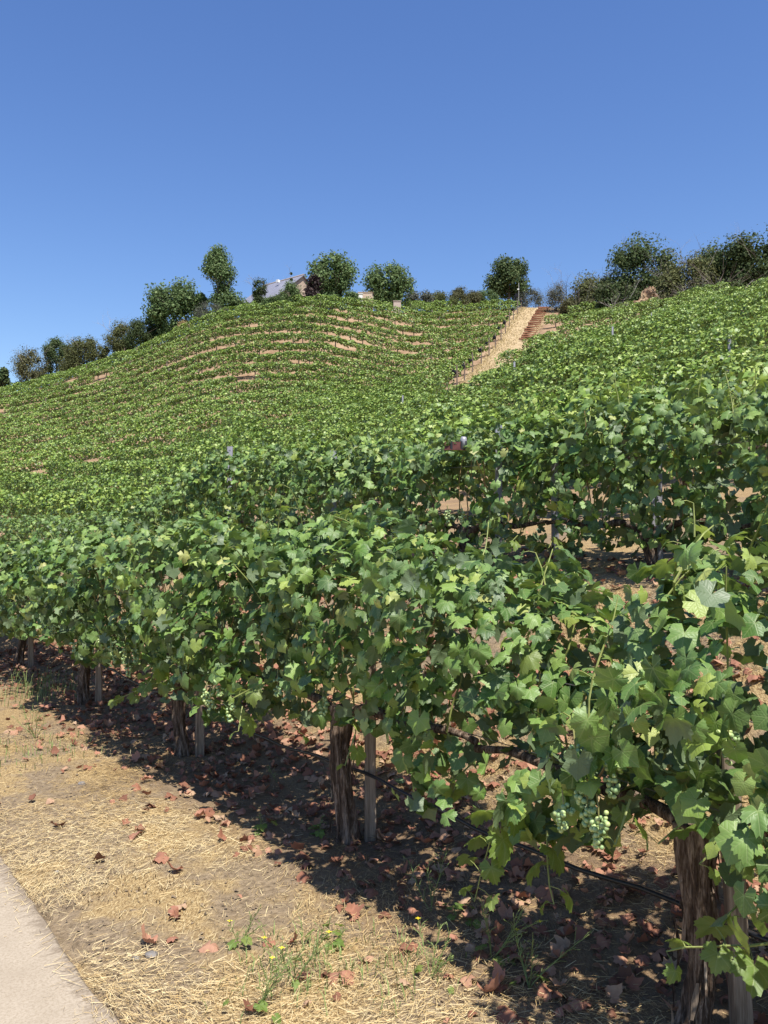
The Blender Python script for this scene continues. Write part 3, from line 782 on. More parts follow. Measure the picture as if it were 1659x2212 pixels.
for q, (x, y, ang, k) in enumerate(sites[:NIND]):
    a = x / y
    side = 'left' if a < -.18 else 'middle' if a < .14 else 'right'
    root = empty('grapevine', (x, y, gzf(x, y) + random.uniform(-.06, .04)),
                 f'green grapevine in the {ordw.get(k, "upper")} row up the slope, {NW[rank[q]]} from the left in its row', 'grapevine', f'grapevines of the {ordw.get(k, "upper")} row', ang + (math.pi if random.random() < .5 else 0) + random.uniform(-.04, .04))
    sc = random.uniform(.90, 1.10); root.scale = (1.02, sc, sc)
    fol, tk, sh = VAR_ME[random.randrange(7)]
    link('foliage', fol, root)['kind'] = 'stuff'
    link('trunk', tk, root)
    if y < 30: link('shoot', sh, root)
# the rest: one mass
far = []
NF = 14
rowends = []
for k in range(NF + 5):
    tt = (k + .5) / NF
    def tsh(a): return .20 * sstep(-.09, .055, a)
    def yy_(a): return np.interp(a, YM_A, YM) + 1.2 + (np.interp(a, YC_A, YC) - .5 - np.interp(a, YM_A, YM) - 2.0) * (tt - tsh(a))
    as_ = np.linspace(-.52, .18, 1400); ysm = yy_(as_)
    ysm = np.convolve(np.pad(ysm, 60, mode='edge'), np.ones(121) / 121, 'valid')
    ok = (as_ < a_left(ysm) - .25 / ysm) & (ysm > np.interp(as_, YM_A, YM) + .3) & (ysm < np.interp(as_, YC_A, YC) + .2)
    xs = (as_ * ysm)[ok]; ysm = ysm[ok]
    if len(xs) < 10: continue
    arc = np.concatenate([[0], np.cumsum(np.hypot(np.diff(xs[::-1]), np.diff(ysm[::-1])))])
    xr, yr = xs[::-1], ysm[::-1]
    if arc[-1] < 3: continue
    for d in np.arange(1.0, arc[-1], 2.05):
        x = np.interp(d, arc, xr); y = np.interp(d, arc, yr); x2 = np.interp(d + .5, arc, xr); y2 = np.interp(d + .5, arc, yr)
        if rng.random() < .005: continue
        far.append((x, y, math.atan2(y2 - y, x2 - x), rng.uniform(.75, 1.0), k))
    if xr[0] > a_left(yr[0]) * yr[0] - .8: rowends.append((xr[0] + .15, yr[0]))
for y0_ in (60, 64.5, 69, 73, 77, 81, 85.5, 89):
    for a in np.arange(a_right(y0_) + 1.7 / y0_, .42, 2.1 / y0_):
        y = y0_ + 6 * (a - .2)
        if rng.random() < (.34 if a < .3 else .42): continue
        far.append((a * y, y, .06, rng.uniform(.8, 1.15), 99))
Vs, Fs, Ls = [], [], []; b = 0; posts = MB()
own = set(sorted([j for j in range(len(far)) if far[j][4] < 50], key=lambda j: far[j][0] ** 2 + far[j][1] ** 2)[:300 - len(TR1) - len(TR2) - NIND])
cnt = {}
for j in sorted(own, key=lambda j: far[j][0] / far[j][1]): cnt.setdefault(far[j][4], []).append(j)
rank = {j: i for v_ in cnt.values() for i, j in enumerate(v_)}
for j, (x, y, ang, hs, rk) in enumerate(far):
    r_ = np.random.default_rng(9000 + j)
    z0 = gzf(x, y); off = r_.random() * 60
    up_ = y > 62; ft = float(np.clip((z0 - 5.5) / 7, 0, 1))
    P, o, f = canopy(760, -1.08, 1.08, lambda s: (1.46 - .12 * ft + .13 * vnoise(s * 2.6 + off, 0 * s)) * hs, lambda s: .50 + .16 * vnoise(s * 3 + off, 4 + 0 * s), .54 - .19 * ft, r_, seed=off, rough=.40)
    ca, sa = math.cos(ang), math.sin(ang)
    W = np.stack([x + P[:, 0] * ca - P[:, 1] * sa, y + P[:, 0] * sa + P[:, 1] * ca, P[:, 2]], -1); W[:, 2] += gz(x + P[:, 0] * ca, y + P[:, 0] * sa)
    O = np.stack([-o[:, 1] * sa, o[:, 1] * ca, o[:, 2]], -1)
    nrm, tip = fillnorm(O, r_, .6, .6)
    V, Fc, L = scatter(T3, W, frames(nrm, tip), r_.uniform(.065, .11, len(W)))
    if j in own:
        rt = empty('grapevine', (x, y, z0), f'small leafy grapevine in the {ordn[rk]} lowest row of the far hillside, {NW[rank[j]]} from its left', 'grapevine', 'grapevines at the foot of the far hillside')
        link('foliage', mesh_np('foliage', V - np.array([x, y, z0]), Fc, M_leaf_far, L, True), rt)['kind'] = 'stuff'
        mb = MB(); mb.tube([(0, 0, -.1), (0, 0, .7)], [.06, .045], 5); link('trunk', mb.mesh('trunk', M_post), rt)
        continue
    Vs.append(V); Fs.append(Fc + b); Ls.append(L); b += len(V)
    posts.tube([(x, y, z0 - .1), (x, y, z0 + .7)], [.06, .045], 5)
    if j % 3 == 0: posts.tube([(x + ca, y + sa, z0 - .1), (x + ca, y + sa, z0 + 1.25)], .045, 5)
root = empty('grapevines', (0, 70, gzf(0, 70)), 'green rows of grapevines covering the far hillside up to the crest', 'vineyard'); root['kind'] = 'stuff'
bs = np.array([0, 70, root.location.z])
o = link('foliage', mesh_np('foliage', np.concatenate(Vs) - bs, np.concatenate(Fs), M_leaf_far, np.concatenate(Ls), True), root); o['kind'] = 'stuff'
posts.v = [(v[0], v[1] - 70, v[2] - bs[2]) for v in posts.v]
o = link('trunks', posts.mesh('trunks', M_post), root); o['kind'] = 'stuff'

# posts and rolled nets where the far rows end at the path
def wordn(i): return NW[i]
vis = [(x, y) for (x, y) in rowends if y > 52][::-1]
def net_mesh(seed):
    r_ = random.Random(seed); mb = MB()
    for q in range(5):
        pts = []
        for j in range(15):
            a = j / 14 * 2 * math.pi; rr = .07 + .03 * r_.random()
            pts.append((math.cos(a) * rr * (.8 + .1 * q) , (q - 2) * .05 + r_.uniform(-.02, .02), math.sin(a) * rr * 1.15))
        mb.tube(pts, .06, 6, False)
    return mb.mesh('rolled_net', M_net, True)
NETS = [net_mesh(i) for i in range(3)]
for i, (x, y) in enumerate(vis):
    z = gzf(x, y); mb = MB()
    mb.tube([(0, 0, -.2), (.02, 0, .8), (.0, 0, 1.4 + .2 * (i % 2))], .05, 8)
    o = link('end_post', mb.mesh('end_post', M_post), None, (x + .1, y, z)); tag(o, f'brown row end post left of the straw path, {wordn(i)} from the hilltop', 'post', 'row end posts beside the path')
    mb = MB(); mb.tube([(0, 0, -.2), (.01, 0, .7), (.0, 0, 1.25)], .05, 7)
    o = link('line_post', mb.mesh('line_post', M_post), None, (x - 1.5, y - .25, gzf(x - 1.5, y - .25))); tag(o, f'thinner brown post under the leaves beside end post {wordn(i)} from the hilltop', 'post', 'line posts near the path')
    o = link('rolled_net', NETS[i % 3], None, (x - .02 - .1 * (i % 2), y - .16, z + .95 + .1 * (i % 3))); tag(o, f'black rolled bird net on the row end post {wordn(i)} from the hilltop', 'net', 'rolled nets on the end posts'); o.rotation_euler = (0, 0, random.uniform(-.5, .5))
for (u, vv, d, lb) in ((1325, 765, 40, 'grey post tip over the leaves of the right hillside, below the rock'), (1410, 745, 46, 'grey post tip near the top of the right hillside'), (870, 1035 - 165, 44, 'dark post tip at the lower end of the straw path'),
                       (1112, 770, 36, 'grey post tip among right hillside leaves below the stairs'), (1578, 780, 22, 'grey post tip amid the bright leaves toward the right edge')):
    x = (u - CX) / F * d; z0 = gzf(x, d); mb = MB(); mb.box((0, 0, .65), (.075, .05, 1.6))
    o = link('metal_post', mb.mesh('metal_post', M_steel), None, (x, d, z0)); tag(o, lb, 'post', 'galvanised posts of the vine rows')

# ------------------------------------------------------------------ trees and shrubs on the crest
def limb(mb, p, d, ln, r, depth, r_, spread=.6):
    n = 5; pts = [p.copy()]; rad = [r]
    for i in range(n):
        d = (d + Vector((r_.normal(0, .16), r_.normal(0, .16), r_.normal(0, .10)))).normalized()
        p = p + d * (ln / n); pts.append(p.copy()); rad.append(r * (1 - .5 * (i + 1) / n))
    mb.tube(pts, rad, 5, False)
    if depth > 0:
        for q in range(3):
            k = 2 + int(r_.integers(0, 4))
            nd_ = (d + Vector((r_.normal(0, spread), r_.normal(0, spread), r_.normal(0, spread * .6)))).normalized()
            limb(mb, pts[k], nd_, ln * r_.uniform(.55, .8), rad[k] * .65, depth - 1, r_, spread)
def tree(name, label, cat, u, vt, vb, wpx, d, mat, seed, lobes=9, dens=1.0, leaf=.25, shape=1.0, trunk=True, group=None, twig=0, fine=False, sub=None):
    r_ = np.random.default_rng(seed); x = (u - CX) / F * d; zt = (HY - vt) / F * d; zb = (HY - vb) / F * d
    z0 = gzf(x, d); zb = min(zb, max(z0 - .1, zb - 1.0), zt - .5); H = zt - zb; Wd = wpx / F * d / 2
    root = empty(name, (x, d, z0), label, cat, group)
    cz = zb - z0
    C = []; Wd *= 1.04
    rx, rz = Wd, H / 2; rl = .50 * min(rx, rz * 1.05)
    nl = int(max(lobes, 5 + 3.2 * rx * rz / (rl * rl)))
    for i in range(nl):
        v = r_.normal(0, 1, 3); v /= np.linalg.norm(v); k = r_.uniform(.35, 1.0) ** .5
        q = r_.uniform(.65, 1.12) * rl
        v[2] = r_.uniform(-1, 1); xy = (1 - abs(v[2]) ** 3.2) ** .5 if v[2] > 0 else 1 - .25 * abs(v[2]); aa_ = r_.uniform(0, 6.283)
        if i % 3 == 0: aa_ = (0 if i % 2 else math.pi) + r_.normal(0, .5)
        C.append((math.cos(aa_) * xy * max(rx - q * .8, .1) * k, math.sin(aa_) * xy * max(rx - q * .8, .1) * k * .8, cz + H / 2 + v[2] * max(rz - q * .75, .1), q))
    if sub: C = [(c[0] * Wd, 0 + r_.normal(0, .2), cz + c[1] * H, c[2] * Wd) for c in sub]
    tot = sum(c[3] ** 2 for c in C); M = int(max(900, 15 * dens * tot / (leaf * leaf)))
    M = min(max(M, 2200), 9500)
    ch = r_.choice(len(C), M, p=np.array([c[3] ** 2 for c in C]) / tot); Ca = np.array(C)[ch]
    dr = norm(r_.normal(0, 1, (M, 3))); nz = vnoise(dr[:, 0] * 2.2 + ch * 3.3, dr[:, 1] * 2.2 + seed, dr[:, 2] * 2.2)
    nz2 = vnoise(dr[:, 0] * 5 + ch * 3.3, dr[:, 1] * 5 + seed, dr[:, 2] * 5)
    rr = Ca[:, 3] * (1 - .5 * r_.random(M) ** 1.5 + .30 * nz + .25 * nz2 + .08 * np.maximum(r_.normal(0, 1, M), 0))
    Pz = Ca[:, :3] + dr * rr[:, None]; Pz[:, 2] = np.maximum(Pz[:, 2], -.3)
    nrm = norm(dr * .7 + [0, 0, .5] + r_.normal(0, .6, (M, 3))); tip = dr * .4 + r_.normal(0, .6, (M, 3)) + [0, 0, -.2]
    szz = r_.uniform(.6, 1.25, M) * leaf * .62
    inn = r_.random(M) < .16
    Pz[inn] = Ca[inn, :3] + dr[inn] * (Ca[inn, 3] * .62 * r_.random(inn.sum()))[:, None]; szz[inn] *= 2.3; Pz[:, 2] = np.maximum(Pz[:, 2], -.3)
    V, Fc, L = scatter(T4 if fine else T3, Pz, frames(nrm, tip), szz)
    o = link('crown', mesh_np('crown', V, Fc, mat, L, True), root); o['kind'] = 'stuff'
    if trunk:
        mb = MB(); base = Vector((0, 0, -.2)); hh = max(.5, cz + H * .45)
        mb.tube([base, Vector((.1, 0, hh * .5)), Vector((0, 0, hh))], [.05 * Wd + .07, .04 * Wd + .05, .04], 8, False)
        link('trunk', mb.mesh('trunk', M_trunk, True), root)
        for q in range(5):
            mb = MB(); a = q * 1.3 + seed; limb(mb, Vector((0, 0, hh * .6)), Vector((math.cos(a) * .8, math.sin(a) * .6, .8)).normalized(), Wd * .9, .05, 1, r_)
            link('limb', mb.mesh('limb', M_trunk, True), root)
    if twig:
        for q in range(twig):
            mb = MB(); a = q * 2.1 + seed
            st_ = Vector((math.cos(a) * Wd * .5, math.sin(a) * Wd * .3 - Wd * .2, cz + H * r_.uniform(.5, .8)))
            limb(mb, st_, Vector((math.cos(a) * .7, -.2, .9)).normalized(), .9 + .3 * Wd, .022, 2, r_, .8)
            link('twig', mb.mesh('twig', M_deadwood, True), root)
    return root
tree('leafy_tree', 'tall upright tree with a narrow top and leaning foliage, left of the house', 'tree', 472, 530, 655, 100, 89, M_tree, 1, dens=2.2, leaf=.21,
     sub=[(-.02, .80, .50), (.05, .62, .55), (-.30, .66, .45), (.28, .58, .42), (-.05, .92, .34), (-.35, .82, .3), (.15, .38, .42), (.3, .22, .40), (.62, .18, .40), (.9, .12, .33), (.0, .12, .4), (-.15, .2, .3)])
tree('leafy_tree', 'broad rounded green tree at the left shoulder of the hill', 'tree', 372, 600, 708, 118, 90, M_tree, 2, 11, 1.2)
tree('leafy_tree', 'thin dark small tree standing left of the house roof', 'tree', 560, 592, 650, 38, 88, M_dark, 3, 7, .55, leaf=.13, twig=4)
tree('leafy_tree', 'large round tree overhanging the gable of the house', 'tree', 718, 544, 640, 112, 84, M_tree, 4, 12, 1.2)
tree('plum_tree', 'dark purple leaved small tree in front of the house gable', 'tree', 678, 590, 640, 42, 82.5, M_plum, 5, 6, .9)
tree('leafy_tree', 'low spreading tree with a ragged flat top, second to the right of the house', 'tree', 838, 566, 646, 112, 88, M_tree, 6, 11, .85)
tree('oak_tree', 'dense dark round oak alone on the skyline just left of the stairs', 'tree', 1100, 554, 636, 98, 101, M_oak, 7, 11, 1.3)
tree('shrub', 'small pale bush in front of the house roof', 'shrub', 626, 607, 652, 52, 82.5, M_tree, 8, 6, .8, leaf=.12)
tree('cypress', 'thin dark columnar tree rising in front of the house roof', 'tree', 628, 582, 640, 9, 83, M_dark, 9, 4, .6, leaf=.12, twig=2, sub=[(0, .2, .9), (0, .4, .8), (0, .6, .7), (0, .78, .55), (0, .92, .35)])
tree('shrub', 'grey green low hedge shrub under the tall tree at left', 'shrub', 456, 650, 690, 88, 87, M_grey, 10, 8, 1.1, leaf=.10, trunk=False, fine=True)
tree('shrub', 'green bush between the tall tree and the rounded tree', 'shrub', 432, 632, 672, 34, 90, M_tree, 11, 5, 1)
tree('shrub', 'dark green bush under the rounded tree at the left shoulder', 'shrub', 335, 655, 715, 50, 92, M_oak, 12, 7, 1.1)
tree('shrub', 'very dark squat bush on the left skyline', 'shrub', 302, 690, 738, 80, 90, M_dark, 13, 8, 1.4, leaf=.12)
tree('shrub', 'brownish bush with bare twigs on the left skyline', 'shrub', 258, 692, 758, 74, 92, M_olive, 14, 8, .9, leaf=.12, twig=5)
tree('shrub', 'olive coloured feathery tree, larger of the left skyline pair', 'tree', 178, 722, 790, 76, 94, M_olive, 15, 9, .9, leaf=.13, twig=3)
tree('leafy_tree', 'small dark green tree standing out on the far left skyline', 'tree', 119, 728, 792, 62, 97, M_oak, 16, 7, 1.0, leaf=.14)
tree('shrub', 'brown dry thicket at the far left skyline', 'shrub', 66, 750, 820, 96, 96, M_brown, 17, 9, 1.1, leaf=.12, twig=2)
tree('shrub', 'green brown bush between the two far left trees', 'shrub', 150, 762, 806, 60, 94, M_olive, 18, 7, 1, leaf=.12)
tree('shrub', 'green bush cut by the left edge of the picture on the skyline', 'shrub', 2, 792, 840, 36, 96, M_oak, 19, 5, 1)
tree('shrub', 'small bush low on the left skyline beside the brown twiggy bush', 'shrub', 222, 742, 775, 34, 92, M_olive, 20, 5, 1, leaf=.12)
tree('dry_grass_clump', 'tan dry grass clump under the rounded tree', 'grass', 398, 690, 712, 40, 88, M_tan, 21, 6, 1.2, leaf=.10, trunk=False, fine=True)
for i, (u, vt, vb, wp, mt, lb) in enumerate(((905, 626, 652, 70, M_grey, 'pale sage bush on the crest right of the flat topped tree'), (958, 625, 650, 80, M_olive, 'olive bush on the crest midway between house and oak'),
        (1005, 619, 648, 76, M_brown, 'reddish brown bush on the crest left of the oak'), (805, 634, 652, 60, M_olive, 'low olive bush at the foot of the flat topped tree'), (1050, 624, 650, 60, M_tree, 'green bush on the crest at the left foot of the oak'),
        (745, 628, 650, 90, M_tree, 'green bush under the large round tree by the house'), (600, 640, 662, 90, M_tree, 'low green bushes along the front of the house wall'))):
    tree('shrub', lb, 'shrub', u, vt, vb, wp, (93 + i if i < 5 else 83), mt, 30 + i, 5, 1, leaf=.13, trunk=False)
# right-hand ridge
tree('shrub', 'grey sage bush at the top of the timber stairs', 'shrub', 1143, 620, 664, 78, 101, M_grey, 41, 8, 1.0, leaf=.12, trunk=False, fine=True)
tree('shrub', 'dry grey brush mound right of the stair top', 'shrub', 1222, 604, 690, 96, 94, M_grey, 42, 10, 1.0, leaf=.13, twig=6, fine=True)
tree('shrub', 'olive green bush between the grey brush and the tall oak', 'shrub', 1288, 588, 700, 120, 90, M_olive, 43, 10, 1.0, leaf=.23, twig=5)
tree('oak_tree', 'tall domed oak with pale sunlit leaf tips over the rock outcrop', 'tree', 1386, 516, 650, 160, 87, M_oak, 44, 16, 1.3, twig=3)
tree('shrub', 'dark bushy foot of brush left of the rock', 'shrub', 1340, 600, 706, 116, 83, M_dark, 45, 9, 1.0, leaf=.23, twig=3)
tree('shrub', 'olive brush with silver dead twigs right of the rock', 'shrub', 1490, 548, 690, 150, 82, M_olive, 46, 13, 1.0, leaf=.23, twig=3)
tree('oak_tree', 'dark oak on the skyline toward the right edge', 'tree', 1560, 532, 670, 150, 84, M_oak, 47, 12, 1.2, twig=2)
tree('oak_tree', 'big dark oak rising highest at the right edge', 'tree', 1640, 498, 650, 190, 80, M_dark, 48, 15, 1.3, twig=2)
tree('shrub', 'grey twiggy brush right of the domed oak', 'shrub', 1455, 580, 680, 66, 88, M_grey, 49, 7, .6, leaf=.12, twig=4, fine=True)
tree('shrub', 'dark low brush behind the right hillside vines', 'shrub', 1560, 610, 690, 150, 76, M_dark, 50, 12, 1.1, leaf=.23, twig=3)
tree('shrub', 'olive thicket low against the foot of the right ridge', 'shrub', 1255, 640, 700, 110, 88, M_brown, 51, 9, .9, leaf=.15, twig=4)
tree('shrub', 'brown dry scrub at the foot of the rock', 'shrub', 1440, 640, 710, 84, 79, M_brown, 52, 7, 1.0, leaf=.13, twig=3)
def dead(u, vb, vt, d, seed, label, lean=0):
    r_ = np.random.default_rng(seed); x = (u - CX) / F * d; z0 = gzf(x, d); zb = (HY - vb) / F * d; zt = (HY - vt) / F * d
    root = empty('dead_tree', (x, d, z0), label, 'dead tree')
    mb = MB(); mb.tube([(0, 0, -.2), (0, 0, zb - z0)], [.10, .07], 7); link('trunk', mb.mesh('trunk', M_deadwood, True), root)
    for q in range(6):
        mb = MB(); a = q * 1.1 + seed
        limb(mb, Vector((0, 0, zb - z0 - .2)), Vector((math.cos(a) * .5 + lean, math.sin(a) * .3, 1)).normalized(), (zt - zb) * .62, .05, 3, r_, .5)
        link('branch', mb.mesh('branch', M_deadwood, True), root)
dead(1462, 620, 535, 84, 61, 'bare dead tree with upright grey branches right of the domed oak', .1)
dead(1510, 610, 560, 85, 62, 'small bare dead tree on the skyline left of the dark oak')
# fallen bleached branches in front of the rock
for q, (u, vv, lb) in enumerate(((1340, 668, 'tangle of bleached dead branches left of the rock'), (1500, 640, 'long pale dead branches lying across brush right of the rock'), (1560, 640, 'bleached branches against the dark oak at right'))):
    r_ = np.random.default_rng(70 + q); d = 79; x = (u - CX) / F * d; z = (HY - vv) / F * d; zg = gzf(x, d)
    root = empty('dead_branches', (x, d, zg), lb, 'branches')
    for k in range(7):
        mb = MB(); limb(mb, Vector((r_.normal(0, .5), 0, z - zg - .5)), Vector((r_.uniform(-1, 1), -.1, r_.uniform(.0, .8))).normalized(), 1.6, .035, 2, r_, .7)
        link('branch', mb.mesh('branch', M_deadwood, True), root)
# rock outcrop
m, t = newmat('tan_rock'); n1 = noise(t, 2.6, 9, coords(t), .8)
vr = nd(t, 'ShaderNodeTexVoronoi'); vr.inputs['Scale'].default_value = 1.6; t.links.new(coords(t), vr.inputs['Vector'])
f = mth(t, 'ADD', mth(t, 'MULTIPLY', n1, .6), mth(t, 'MULTIPLY', vr.outputs[0], .4))
finish(t, ramp(t, f, [(.36, (.09, .055, .04)), (.46, (.26, .16, .10)), (.58, (.46, .33, .20))]), .95, f, 1, .35, .1)
M_rock = m
d = 81; x = (1402 - CX) / F * d; zg = gzf(x, d); root = empty('rock_outcrop', (x, d, zg), 'tan and rust coloured crumbling rock face between the oaks', 'rock')
import bmesh
for (cx, cz, rx, rz, sd_) in ((0, .6, 1.0, 1.45, 1), (.25, 1.6, .5, .8, 2), (-.7, .3, .8, .8, 3), (.8, .3, 1.0, 1.1, 4)):
    bm = bmesh.new(); bmesh.ops.create_icosphere(bm, subdivisions=4, radius=1)
    for v in bm.verts:
        c = v.co; k = 1 + .45 * float(fbm(c.x * 2.0 + sd_ * 4, c.y * 2.0, c.z * 2.0, 4)) + .20 * float(vnoise(c.x * 6, c.y * 6 + sd_, c.z * 6))
        v.co = Vector((c.x * rx * k + cx, c.y * .9 * k, c.z * rz * k + cz))
    me = bpy.data.meshes.new('boulder'); bm.to_mesh(me); bm.free(); me.materials.append(M_rock); link('boulder', me, root)

# ------------------------------------------------------------------ house on the crest
m, t = newmat('pale_stone'); v = coords(t, 'Object'); br = nd(t, 'ShaderNodeTexBrick'); br.inputs['Scale'].default_value = 3.2
br.inputs['Color1'].default_value = (.52, .40, .30, 1); br.inputs['Color2'].default_value = (.62, .50, .38, 1); br.inputs['Mortar'].default_value = (.36, .27, .2, 1); br.inputs['Mortar Size'].default_value = .02
mp = nd(t, 'ShaderNodeMapping'); mp.inputs['Rotation'].default_value = (R(90), 0, 0); t.links.new(v, mp.inputs[0]); t.links.new(mp.outputs[0], br.inputs['Vector'])
finish(t, br.outputs[0], .9, br.outputs[1], .3, .02, .2); M_wall = m
M_roof = simple('grey_slate', (.22, .22, .26), .5, .5, 1.5, .12)
M_trim = simple('pale_trim', (.45, .36, .30), .8)
M_white = simple('white_paint', (.78, .76, .72), .6)
hx, hy = (652 - CX) / F * 91, 91.0
hz = gzf(hx, hy)
zr = (HY - 592) / F * 91 - hz          # ridge height over the ground at the near gable
house = empty('house', (hx, hy, hz), 'stone house with a grey sloping roof on the crest, half hidden by trees', 'house', rz=R(-40))
# local frame: ridge along -X from the gable at X=0; front eave towards -Y
Lr = 6.2; dep = 3.5; ze = zr - 2.75
mb = MB()
mb.add([(0, -dep, -3), (0, dep, -3), (0, dep, ze), (0, 0, zr - .1), (0, -dep, ze), (-Lr, -dep, -3), (-Lr, dep, -3), (-Lr, dep, ze), (-Lr, 0, zr - .1), (-Lr, -dep, ze)],
       [(0, 1, 2, 3, 4), (9, 8, 7, 6, 5), (0, 4, 9, 5), (1, 6, 7, 2)])
link('wall', mb.mesh('wall', M_wall), house)
for sg in (-1, 1):
    n_ = 11
    for q in range(n_):      # standing bands of roofing
        x0 = .25 - q * (Lr + .5) / n_; x1 = x0 - (Lr + .5) / n_ + .03
        mb = MB(); e = 1.13
        y1 = sg * dep * e; z1 = zr - (zr - ze) * e
        vs = [(x0, 0, zr), (x1, 0, zr), (x1, y1, z1), (x0, y1, z1)]; vs += [(a, b_, c_ - .08) for a, b_, c_ in vs]
        mb.add(vs, [(0, 1, 2, 3), (7, 6, 5, 4), (0, 4, 5, 1), (1, 5, 6, 2), (2, 6, 7, 3), (3, 7, 4, 0)])
        link('roof_panel', mb.mesh('roof_panel', M_roof), house)
mb = MB(); mb.tube([(.28, 0, zr + .04), (-Lr - .28, 0, zr + .04)], .07, 6); link('ridge_cap', mb.mesh('ridge_cap', M_trim), house)
mb = MB()
mb.box((-2.6, -dep * .35, zr - .45), (.35, .3, .3)); link('roof_vent', mb.mesh('roof_vent', M_white), house)
# low pale garden wall pieces seen beyond the big tree
for i, (u, vt, wp, mt, lb) in enumerate(((790, 631, 32, M_wall, 'low peach coloured wall section between the two round trees'), (776, 634, 14, M_white, 'small white block at the foot of the large round tree'), (1000 - 142, 650, 16, M_trim, 'short grey concrete block at the top of the vine rows'))):
    d = 86.5 - i; x = (u - CX) / F * d; z0 = gzf(x, d); ztp = (HY - vt) / F * d
    mb = MB(); hgt = max(.5, ztp - z0); mb.box((0, 0, hgt / 2 - .1), (wp / F * d, .4, hgt + .2)); mb.box((0, 0, hgt + .03), (wp / F * d + .1, .5, .06))
    o = link('garden_wall', mb.mesh('garden_wall', mt), None, (x, d, z0)); tag(o, lb, 'wall')
# thin pole beside the oak
d = 99; x = (1122 - CX) / F * d; mb = MB(); mb.tube([(0, 0, -.2), (0, 0, 3.0)], .016, 6); mb.box((-.08, -.05, 2.2), (.2, .14, .12)); o = link('lamp_pole', mb.mesh('lamp_pole', M_white), None, (x, d, gzf(x, d))); tag(o, 'thin pale pole with a small white fitting beside the dark oak', 'pole')
d = 99; x = (1132 - CX) / F * d - .9; mb = MB(); mb.tube([(0, 0, -.2), (0, 0, 1.5)], .08, 7); mb.box((.06, -.05, 1.45), (.4, .3, .4)); o = link('short_post', mb.mesh('short_post', M_net), None, (x, d, gzf(x, d))); tag(o, 'dark squat post at the head of the straw path below the sage bush', 'post')

# ------------------------------------------------------------------ ground litter
def straw_field(name, M, nlo, nhi, ylo, yhi, seed, dens_pow=1.0, ln=(.012, .065), wd=(.0005, .0014)):
    r_ = np.random.default_rng(seed)
    y = ylo + (yhi - ylo) * r_.random(M) ** 1.5; n = r_.uniform(nlo, nhi, M)
    s = (y - .6 * n) / .8; x = .8 * n - .6 * s
    keep = (np.abs(x / y) < .55) & ((n > 1.0) | (r_.random(M) < .45 * np.clip((n - .80) / .2, 0, 1) ** 2))
    msk = fbm(x * 1.7, y * 1.7, 3.3, 4)
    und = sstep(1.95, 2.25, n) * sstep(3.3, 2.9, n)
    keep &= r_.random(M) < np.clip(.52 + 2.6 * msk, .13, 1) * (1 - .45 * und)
    x, y, msk, und = x[keep], y[keep], msk[keep], und[keep]; M = len(x)
    flow = 3.0 * vnoise(x * .8, y * .8, 6.) + r_.normal(0, .75, M) + .4
    L = r_.uniform(*ln, M) * (.6 + .8 * r_.random(M)); w_ = r_.uniform(*wd, M)
    nn_ = .8 * x + .6 * y; zb_ = np.where(nn_ < .99, -1.671, gz(x, y) + .004) + r_.random(M) ** 2 * np.where(nn_ < .99, .006, .028)
    tilt = r_.normal(0, .20, M)
    d = np.stack([np.cos(flow) * np.cos(tilt), np.sin(flow) * np.cos(tilt), np.sin(tilt)], -1)
    side = np.stack([-np.sin(flow), np.cos(flow), r_.normal(0, .5, M)], -1); side = norm(side)
    c = np.stack([x, y, zb_], -1)
    a = c - d * (L / 2)[:, None]; b_ = c + d * (L / 2)[:, None]; sw = side * w_[:, None]
    V = np.stack([a - sw, a + sw, b_ + sw * .6, b_ - sw * .6], 1).reshape(-1, 3)
    Fc = np.arange(M * 4).reshape(-1, 4)
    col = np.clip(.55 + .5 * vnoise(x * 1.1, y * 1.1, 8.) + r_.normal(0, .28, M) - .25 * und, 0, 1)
    lc = np.repeat(np.stack([0 * x, 0 * x, col], -1), 4, 0)
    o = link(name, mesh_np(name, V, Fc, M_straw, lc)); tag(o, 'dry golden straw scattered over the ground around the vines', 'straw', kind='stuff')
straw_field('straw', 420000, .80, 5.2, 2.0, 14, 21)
# clods and crumbs of soil
r_ = np.random.default_rng(55); M = 9000
y = 2.0 + 8 * r_.random(M) ** 1.4; n = r_.uniform(1.01, 3.2, M); s_ = (y - .6 * n) / .8; x = .8 * n - .6 * s_
k = (np.abs(x / y) < .55) & (fbm(x * 1.7, y * 1.7, 3.3, 4) < .12 + .1 * r_.random(M)); x, y = x[k], y[k]; M = len(x)
_o = np.array([[1, 0, 0], [-1, 0, 0], [0, 1, 0], [0, -1, 0], [0, 0, .8], [.6, .6, .35], [-.6, .5, .4]], float)
_of = np.array([(0, 5, 4), (5, 2, 4), (2, 6, 4), (6, 1, 4), (1, 3, 4), (3, 0, 4)])
cs = .002 + .009 * r_.random(M) ** 3; V = _o[None] * cs[:, None, None] * r_.uniform(.7, 1.3, (M, 7, 1)); an = r_.random(M) * 6.28
V = np.stack([V[..., 0] * np.cos(an)[:, None] - V[..., 1] * np.sin(an)[:, None], V[..., 0] * np.sin(an)[:, None] + V[..., 1] * np.cos(an)[:, None], V[..., 2]], -1) + np.stack([x, y, gz(x, y) + .004], -1)[:, None]
o = link('soil_crumbs', mesh_np('soil_crumbs', V.reshape(-1, 3), (_of[None] + (np.arange(M) * 7)[:, None, None]).reshape(-1, 3), M_clod)); tag(o, 'grey brown crumbs and clods of dry soil on the bare patches', 'soil', kind='stuff')
